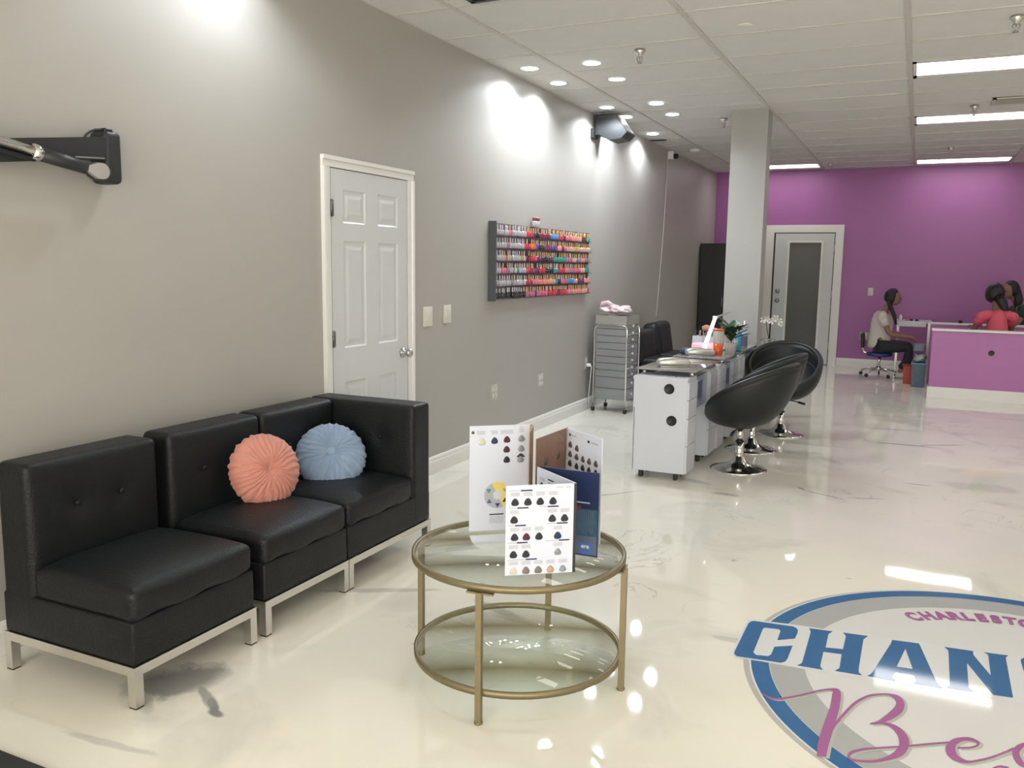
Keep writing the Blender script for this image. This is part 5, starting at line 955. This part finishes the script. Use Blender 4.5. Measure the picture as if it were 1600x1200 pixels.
# ================================================================ PEOPLE
M['skin1'] = mat('tan_skin', (.26, .135, .095), .5, var=.08, vscale=10); M['skin2'] = mat('brown_skin', (.20, .105, .075), .5, var=.08, vscale=10); M['hair'] = mat('black_hair', (.012, .010, .011), .4, bump=.5, bscale=120)
M['tee_white'] = mat('white_cotton', (.55, .50, .46), .8, var=.08, vscale=12, bump=.2); M['tee_pink'] = mat('coral_pink_cotton', (.62, .10, .15), .75, var=.1, vscale=10, bump=.2); M['top_green'] = mat('dark_green_cotton', (.02, .045, .045), .8, var=.15, bump=.2)
M['trousers'] = mat('black_trousers', (.016, .018, .022), .75, var=.2, bump=.2); M['shoe'] = mat('pale_shoe', (.45, .44, .42), .5); M['eye'] = mat('dark_eye', (.02, .015, .012), .2); M['lip'] = mat('lip', (.30, .10, .09), .5)
def skin_mesh(J, E, name, mt, parent, root=0, sub=2):
    me = bpy.data.meshes.new('tmp'); me.from_pydata([j[0] for j in J], E, []); tmp = bpy.data.objects.new('tmp', me); COL.objects.link(tmp)
    sk = tmp.modifiers.new('s', 'SKIN'); sk.use_smooth_shade = True; sb = tmp.modifiers.new('u', 'SUBSURF'); sb.levels = sub
    for i, j in enumerate(J):
        r = j[1]; r = r if isinstance(r, tuple) else (r, r); me.skin_vertices[0].data[i].radius = r; me.skin_vertices[0].data[i].use_root = (i == root)
    r_ = bpy.data.meshes.new_from_object(tmp.evaluated_get(bpy.context.evaluated_depsgraph_get())); bpy.data.objects.remove(tmp)
    r_.name = name; r_.materials.clear(); r_.materials.append(M[mt])
    for p in r_.polygons: p.use_smooth = True
    o = bpy.data.objects.new(name, r_); COL.objects.link(o); o.parent = parent; return o
def head_shape(c, rot, s=1.0):
    """face looks along local +x"""
    q = MB()
    def f(d):
        r = 1.0
        jaw = max(0, -d.z); r *= 1-.17*jaw*jaw
        if d.x > 0: r *= 1+.05*max(0, -d.z)*d.x-.05*max(0, d.x-.6)
        r += .26*math.exp(-((d.y/.11)**2+((d.z+.08)/.15)**2))*(d.x > 0)   # nose
        r -= .07*math.exp(-(((abs(d.y)-.32)/.16)**2+((d.z-.08)/.10)**2))*(d.x > 0)  # eye sockets
        r += .05*math.exp(-((d.y/.25)**2+((d.z+.48)/.09)**2))*(d.x > 0)      # mouth
        r += .05*math.exp(-((d.y/.25)**2+((d.z+.85)/.15)**2))*(d.x > 0)      # chin
        return r
    q.sphere(c, (.095*s, .076*s, .118*s), 36, 26, fn=f, rot=rot)
    for sg in (-1, 1): q.sphere(Vector(c)+rot @ Vector((-.005*s, sg*.078*s, -.005*s)), (.018*s, .010*s, .030*s), 12, 8, rot=rot)
    return q
def add_head(body, c, rot, skin, s=1.0):
    q = head_shape(c, rot, s); me = q.mesh('h', skin); bm = bmesh.new(); bm.from_mesh(body.data); bm.from_mesh(me); bm.to_mesh(body.data); bm.free()
    for p in body.data.polygons: p.use_smooth = True
    for sg in (-1, 1): MB().sphere(Vector(c)+rot @ Vector((.082*s, sg*.028*s, .010*s)), (.010*s, .012*s, .007*s), 10, 8, rot=rot).obj('eye', 'eye', body)
    MB().sphere(Vector(c)+rot @ Vector((.094*s, 0, -.054*s)), (.008*s, .024*s, .008*s), 12, 8, rot=rot).obj('mouth', 'lip', body)
def hand(J, E, wrist_i, wrist, d, up, sc=1.0):
    """palm and five curled fingers appended to the skeleton"""
    d = Vector(d).normalized(); up = Vector(up).normalized(); sd = d.cross(up).normalized(); w_ = Vector(wrist)
    J.append((tuple(w_+d*.05*sc), (.026*sc, .013*sc))); E.append((wrist_i, len(J)-1)); pi = len(J)-1
    for k, (o, ln) in enumerate(((-.027, .062), (-.009, .072), (.009, .068), (.026, .052))):
        b = w_+d*.085*sc+sd*o*sc; J.append((tuple(b), .0088*sc)); E.append((pi, len(J)-1))
        J.append((tuple(b+d*ln*.55*sc-up*.012*sc), .0082*sc)); E.append((len(J)-2, len(J)-1)); J.append((tuple(b+d*ln*.9*sc-up*.034*sc), .0068*sc)); E.append((len(J)-2, len(J)-1))
    b = w_+d*.03*sc-sd*.03*sc; J.append((tuple(b), .010*sc)); E.append((wrist_i, len(J)-1)); J.append((tuple(b+d*.03*sc-sd*.022*sc-up*.01*sc), .009*sc)); E.append((len(J)-2, len(J)-1)); J.append((tuple(b+d*.058*sc-sd*.024*sc-up*.02*sc), .0075*sc)); E.append((len(J)-2, len(J)-1))
def seated_person(lb, loc, rz, skin, shirt, lean=.0, headyaw=0, headpitch=0, hands=None, seat=.46, neckfwd=.05):
    """seated, facing local +x; hip at z=seat+.09"""
    t = thing('person', lb, 'person', loc, rz); hz = seat+.085
    L = lambda x, z: (x+lean*(z-hz)*1.0, z)
    def P(x, y, z): xx, zz = L(x, z); return (xx, y, zz)
    hip = (0, 0, hz); spine = P(.0, 0, hz+.16); chest = P(.01, 0, hz+.33); upper = P(.0, 0, hz+.44); neck = P(.01+neckfwd*.6, 0, hz+.54); hd = P(.03+neckfwd*1.3, 0, hz+.665)
    hands = hands or ((.36, .16, hz+.11), (.36, -.16, hz+.13))
    J = [(hip, (.115, .080)), (spine, (.090, .065)), (chest, (.105, .070)), (upper, (.075, .048)), (neck, .045), (tuple(Vector(hd)-Vector((.02, 0, .03))), .050)]; E = [(0, 1), (1, 2), (2, 3), (3, 4), (4, 5)]
    arms = []; legs = []
    for sg, hn in zip((1, -1), hands):
        sh = P(0, sg*.165, hz+.42); el = P(.02, sg*.205, hz+.17); w_ = Vector(hn); i = len(J)
        el = ((Vector(sh)+w_)/2+Vector((-.06, sg*.05, -.10)))
        J += [(sh, .034), (tuple(el.lerp(Vector(sh), .5)), .038), (tuple(el), .036), (tuple(el.lerp(w_, .5)), .031), (tuple(w_), (.024, .020))]; E += [(3, i), (i, i+1), (i+1, i+2), (i+2, i+3), (i+3, i+4)]
        hand(J, E, i+4, w_, (w_-el), (0, 0, 1), .95); arms.append((sh, tuple(el.lerp(Vector(sh), .5)), tuple(el)))
    for sg in (1, -1):
        i = len(J); kn = (.40, sg*.10, hz+.0); an = (.34+.05*sg, sg*.10, .085); toe = (.50+.05*sg, sg*.11, .035)
        J += [((.06, sg*.09, hz-.005), .082), ((.24, sg*.10, hz+.0), .072), (kn, .058), ((.38, sg*.10, hz*.55), .050), (an, .036), ((.40+.05*sg, sg*.105, .045), (.036, .028)), (toe, (.032, .022))]; E += [(0, i)]+[(i+k, i+k+1) for k in range(6)]
        legs.append([J[i+k][0] for k in range(5)]); legs[-1].append(toe)
    body = skin_mesh(J, E, 'body', skin, t)
    rot = Euler((0, headpitch, headyaw)).to_matrix(); add_head(body, Vector(hd), rot, skin)
    # clothing grown over the same skeleton
    Js = [((hip[0]-.01, 0, hip[2]-.055), (.150, .118)), ((hip[0]-.01, 0, hip[2]+.02), (.168, .135)), (spine, (.150, .120)), (chest, (.168, .125)), (upper, (.125, .090)), (tuple(Vector(upper).lerp(Vector(neck), .35)), (.080, .066))]; Es = [(0, 1), (1, 2), (2, 3), (3, 4), (4, 5)]
    so = skin_mesh(Js, Es, 'shirt', shirt, t); bm = bmesh.new(); bm.from_mesh(so.data)
    for sh, ma, el in arms:
        a, b = Vector(sh), Vector(el); u = Vector(upper); q = MB()
        q.tube([u.lerp(a, .15), u.lerp(a, .7), a.lerp(b, .08), a.lerp(b, .3), a.lerp(b, .55)], [.050, .066, .066, .058, .056], 20)
        q.sphere(a.lerp(b, .06), .067, 20, 14); sm_ = q.mesh('sleeve', shirt); bm.from_mesh(sm_)
    bm.to_mesh(so.data); bm.free()
    for p_ in so.data.polygons: p_.use_smooth = True
    Jt = [((.07, 0, hz-.025), (.125, .085))]; Et = []
    for lg in legs:
        i = len(Jt); Jt += [(lg[0], .096), (lg[1], .086), (lg[2], .070), (lg[3], .062), (tuple(Vector(lg[4])+Vector((0, 0, .04))), .050)]; Et += [(0, i)]+[(i+k, i+k+1) for k in range(4)]
        an, toe = Vector(lg[4]), Vector(lg[5]); q = MB(); q.rbox(((an+toe)/2+Vector((.0, 0, -.0155))).to_tuple()[:2]+(.042,), ((toe-an).length+.10, .088, .082), .035, n=4, g=4, puff=lambda o, h: Vector((o.x, o.y*(1-.15*(o.x/h[0])), o.z*(1-.25*max(0, o.x/h[0]))-.004*max(0, o.x/h[0])))); q.obj('shoe', 'shoe', t)
    skin_mesh(Jt, Et, 'trousers', 'trousers', t)
    return t, Vector(hd), rot, hz
def hair_cap(t, hd, rot, s=1.0, vol=1.0):
    def f(d):
        face = max(0, d.x-.18)*(1 if d.z < .55 else .35); return 1-min(.42, face*.9)
    MB().sphere(hd+rot @ Vector((-.012, 0, .014)), (.112*s*vol, .094*s*vol, .124*s*vol), 32, 22, fn=lambda d: f(d)*(1-.35*max(0, -d.z-.45)), rot=rot).obj('hair', 'hair', t)
# woman in white on the rolling stool
t, hd, rot, hz = seated_person('woman in a white tee and black trousers seated on a rolling stool', (2.59, 12.92, 0), 0, 'skin1', 'tee_white', lean=.06, headpitch=.12, hands=((.33, .13, .58), (.36, -.13, .57)), seat=.345, neckfwd=.06)
hair_cap(t, hd, rot); MB().tube([hd+Vector((-.05, -.05, -.02)), hd+Vector((-.03, -.085, -.12)), hd+Vector((.03, -.105, -.24)), hd+Vector((.06, -.11, -.36))], [.035, .03, .024, .012], 12).obj('braid', 'hair', t)
st = thing('rolling_stool', 'black and blue rolling stool with chrome post under the woman in white', 'stool', (2.61, 12.92, 0)); M['stoolblue'] = mat('navy_vinyl', (.02, .05, .17), .4)
def stool(st, backr=True):
    MB().lathe([(.15, .31), (.17, .32), (.175, .345), (.16, .362), (.05, .366)], 28).obj('seat', 'stoolblue', st); MB().cyl((0, 0, .12), (0, 0, .31), .022, 16).obj('post', 'chrome', st); MB().lathe([(.035, .08), (.03, .14)], 16).obj('hub', 'chrome', st)
    for k in range(5):
        a = 2*PI*k/5+.3; x, y = .24*math.cos(a), .24*math.sin(a); l = MB().tube([(0, 0, .105), (x*.6, y*.6, .095), (x, y, .065)], [.018, .014, .010], 8).obj('leg', 'chrome', st)
        MB().cyl((x-.012*math.sin(a), y+.012*math.cos(a), .025), (x+.012*math.sin(a), y-.012*math.cos(a), .025), .0245, 14).obj('caster', 'rubber', l)
    if backr:
        MB().tube([(-.08, 0, .31), (-.20, 0, .33), (-.24, 0, .42)], .012, 8).obj('back_bracket', 'chrome', st); MB().rbox((-.225, 0, .50), (.045, .30, .20), .02, rot=Euler((0, -.1, 0))).obj('backrest', 'black', st)
stool(st)
for c in kids(st):
    if c.name.startswith('seat'): c.location = (0, 0, -.03)
# woman in pink seen from behind
t, hd, rot, hz = seated_person('woman in a coral pink shirt seen from behind, long dark ponytail', (3.93, 11.62, 0), math.radians(100), 'skin2', 'tee_pink', lean=.22, headpitch=.15, headyaw=-.5, hands=((.36, .20, .80), (.38, -.10, .80)), seat=.44, neckfwd=.07)
hair_cap(t, hd, rot, 1.0, 1.12); MB().tube([hd+Vector((-.09, -.01, -.01)), hd+Vector((-.14, -.05, -.08)), hd+Vector((-.15, -.08, -.18)), hd+Vector((-.17, -.11, -.27))], [.055, .055, .045, .016], 12).obj('ponytail', 'hair', t)
st = thing('rolling_stool', 'rolling stool under the woman in pink behind the half-wall', 'stool', (3.93, 11.62, 0), math.radians(100)); stool(st, False); [setattr(c, 'location', (0, 0, .04)) for c in kids(st) if c.name.startswith('seat')]
# third woman facing left
t, hd, rot, hz = seated_person('woman in a dark green top facing left at the right edge', (4.30, 12.90, 0), math.radians(195), 'skin1', 'top_green', lean=.12, headpitch=.15, headyaw=.25, hands=((.34, .14, .85), (.36, -.14, .85)), seat=.48, neckfwd=.06)
hair_cap(t, hd, rot); MB().tube([hd+Vector((-.07, 0, 0)), hd+Vector((-.10, .02, -.12)), hd+Vector((-.10, .03, -.26))], [.06, .06, .03], 12).obj('long_hair', 'hair', t)
st = thing('rolling_stool', 'rolling stool under the woman in dark green', 'stool', (4.30, 12.90, 0), math.radians(195)); stool(st, False); [setattr(c, 'location', (0, 0, .06)) for c in kids(st) if c.name.startswith('seat')]
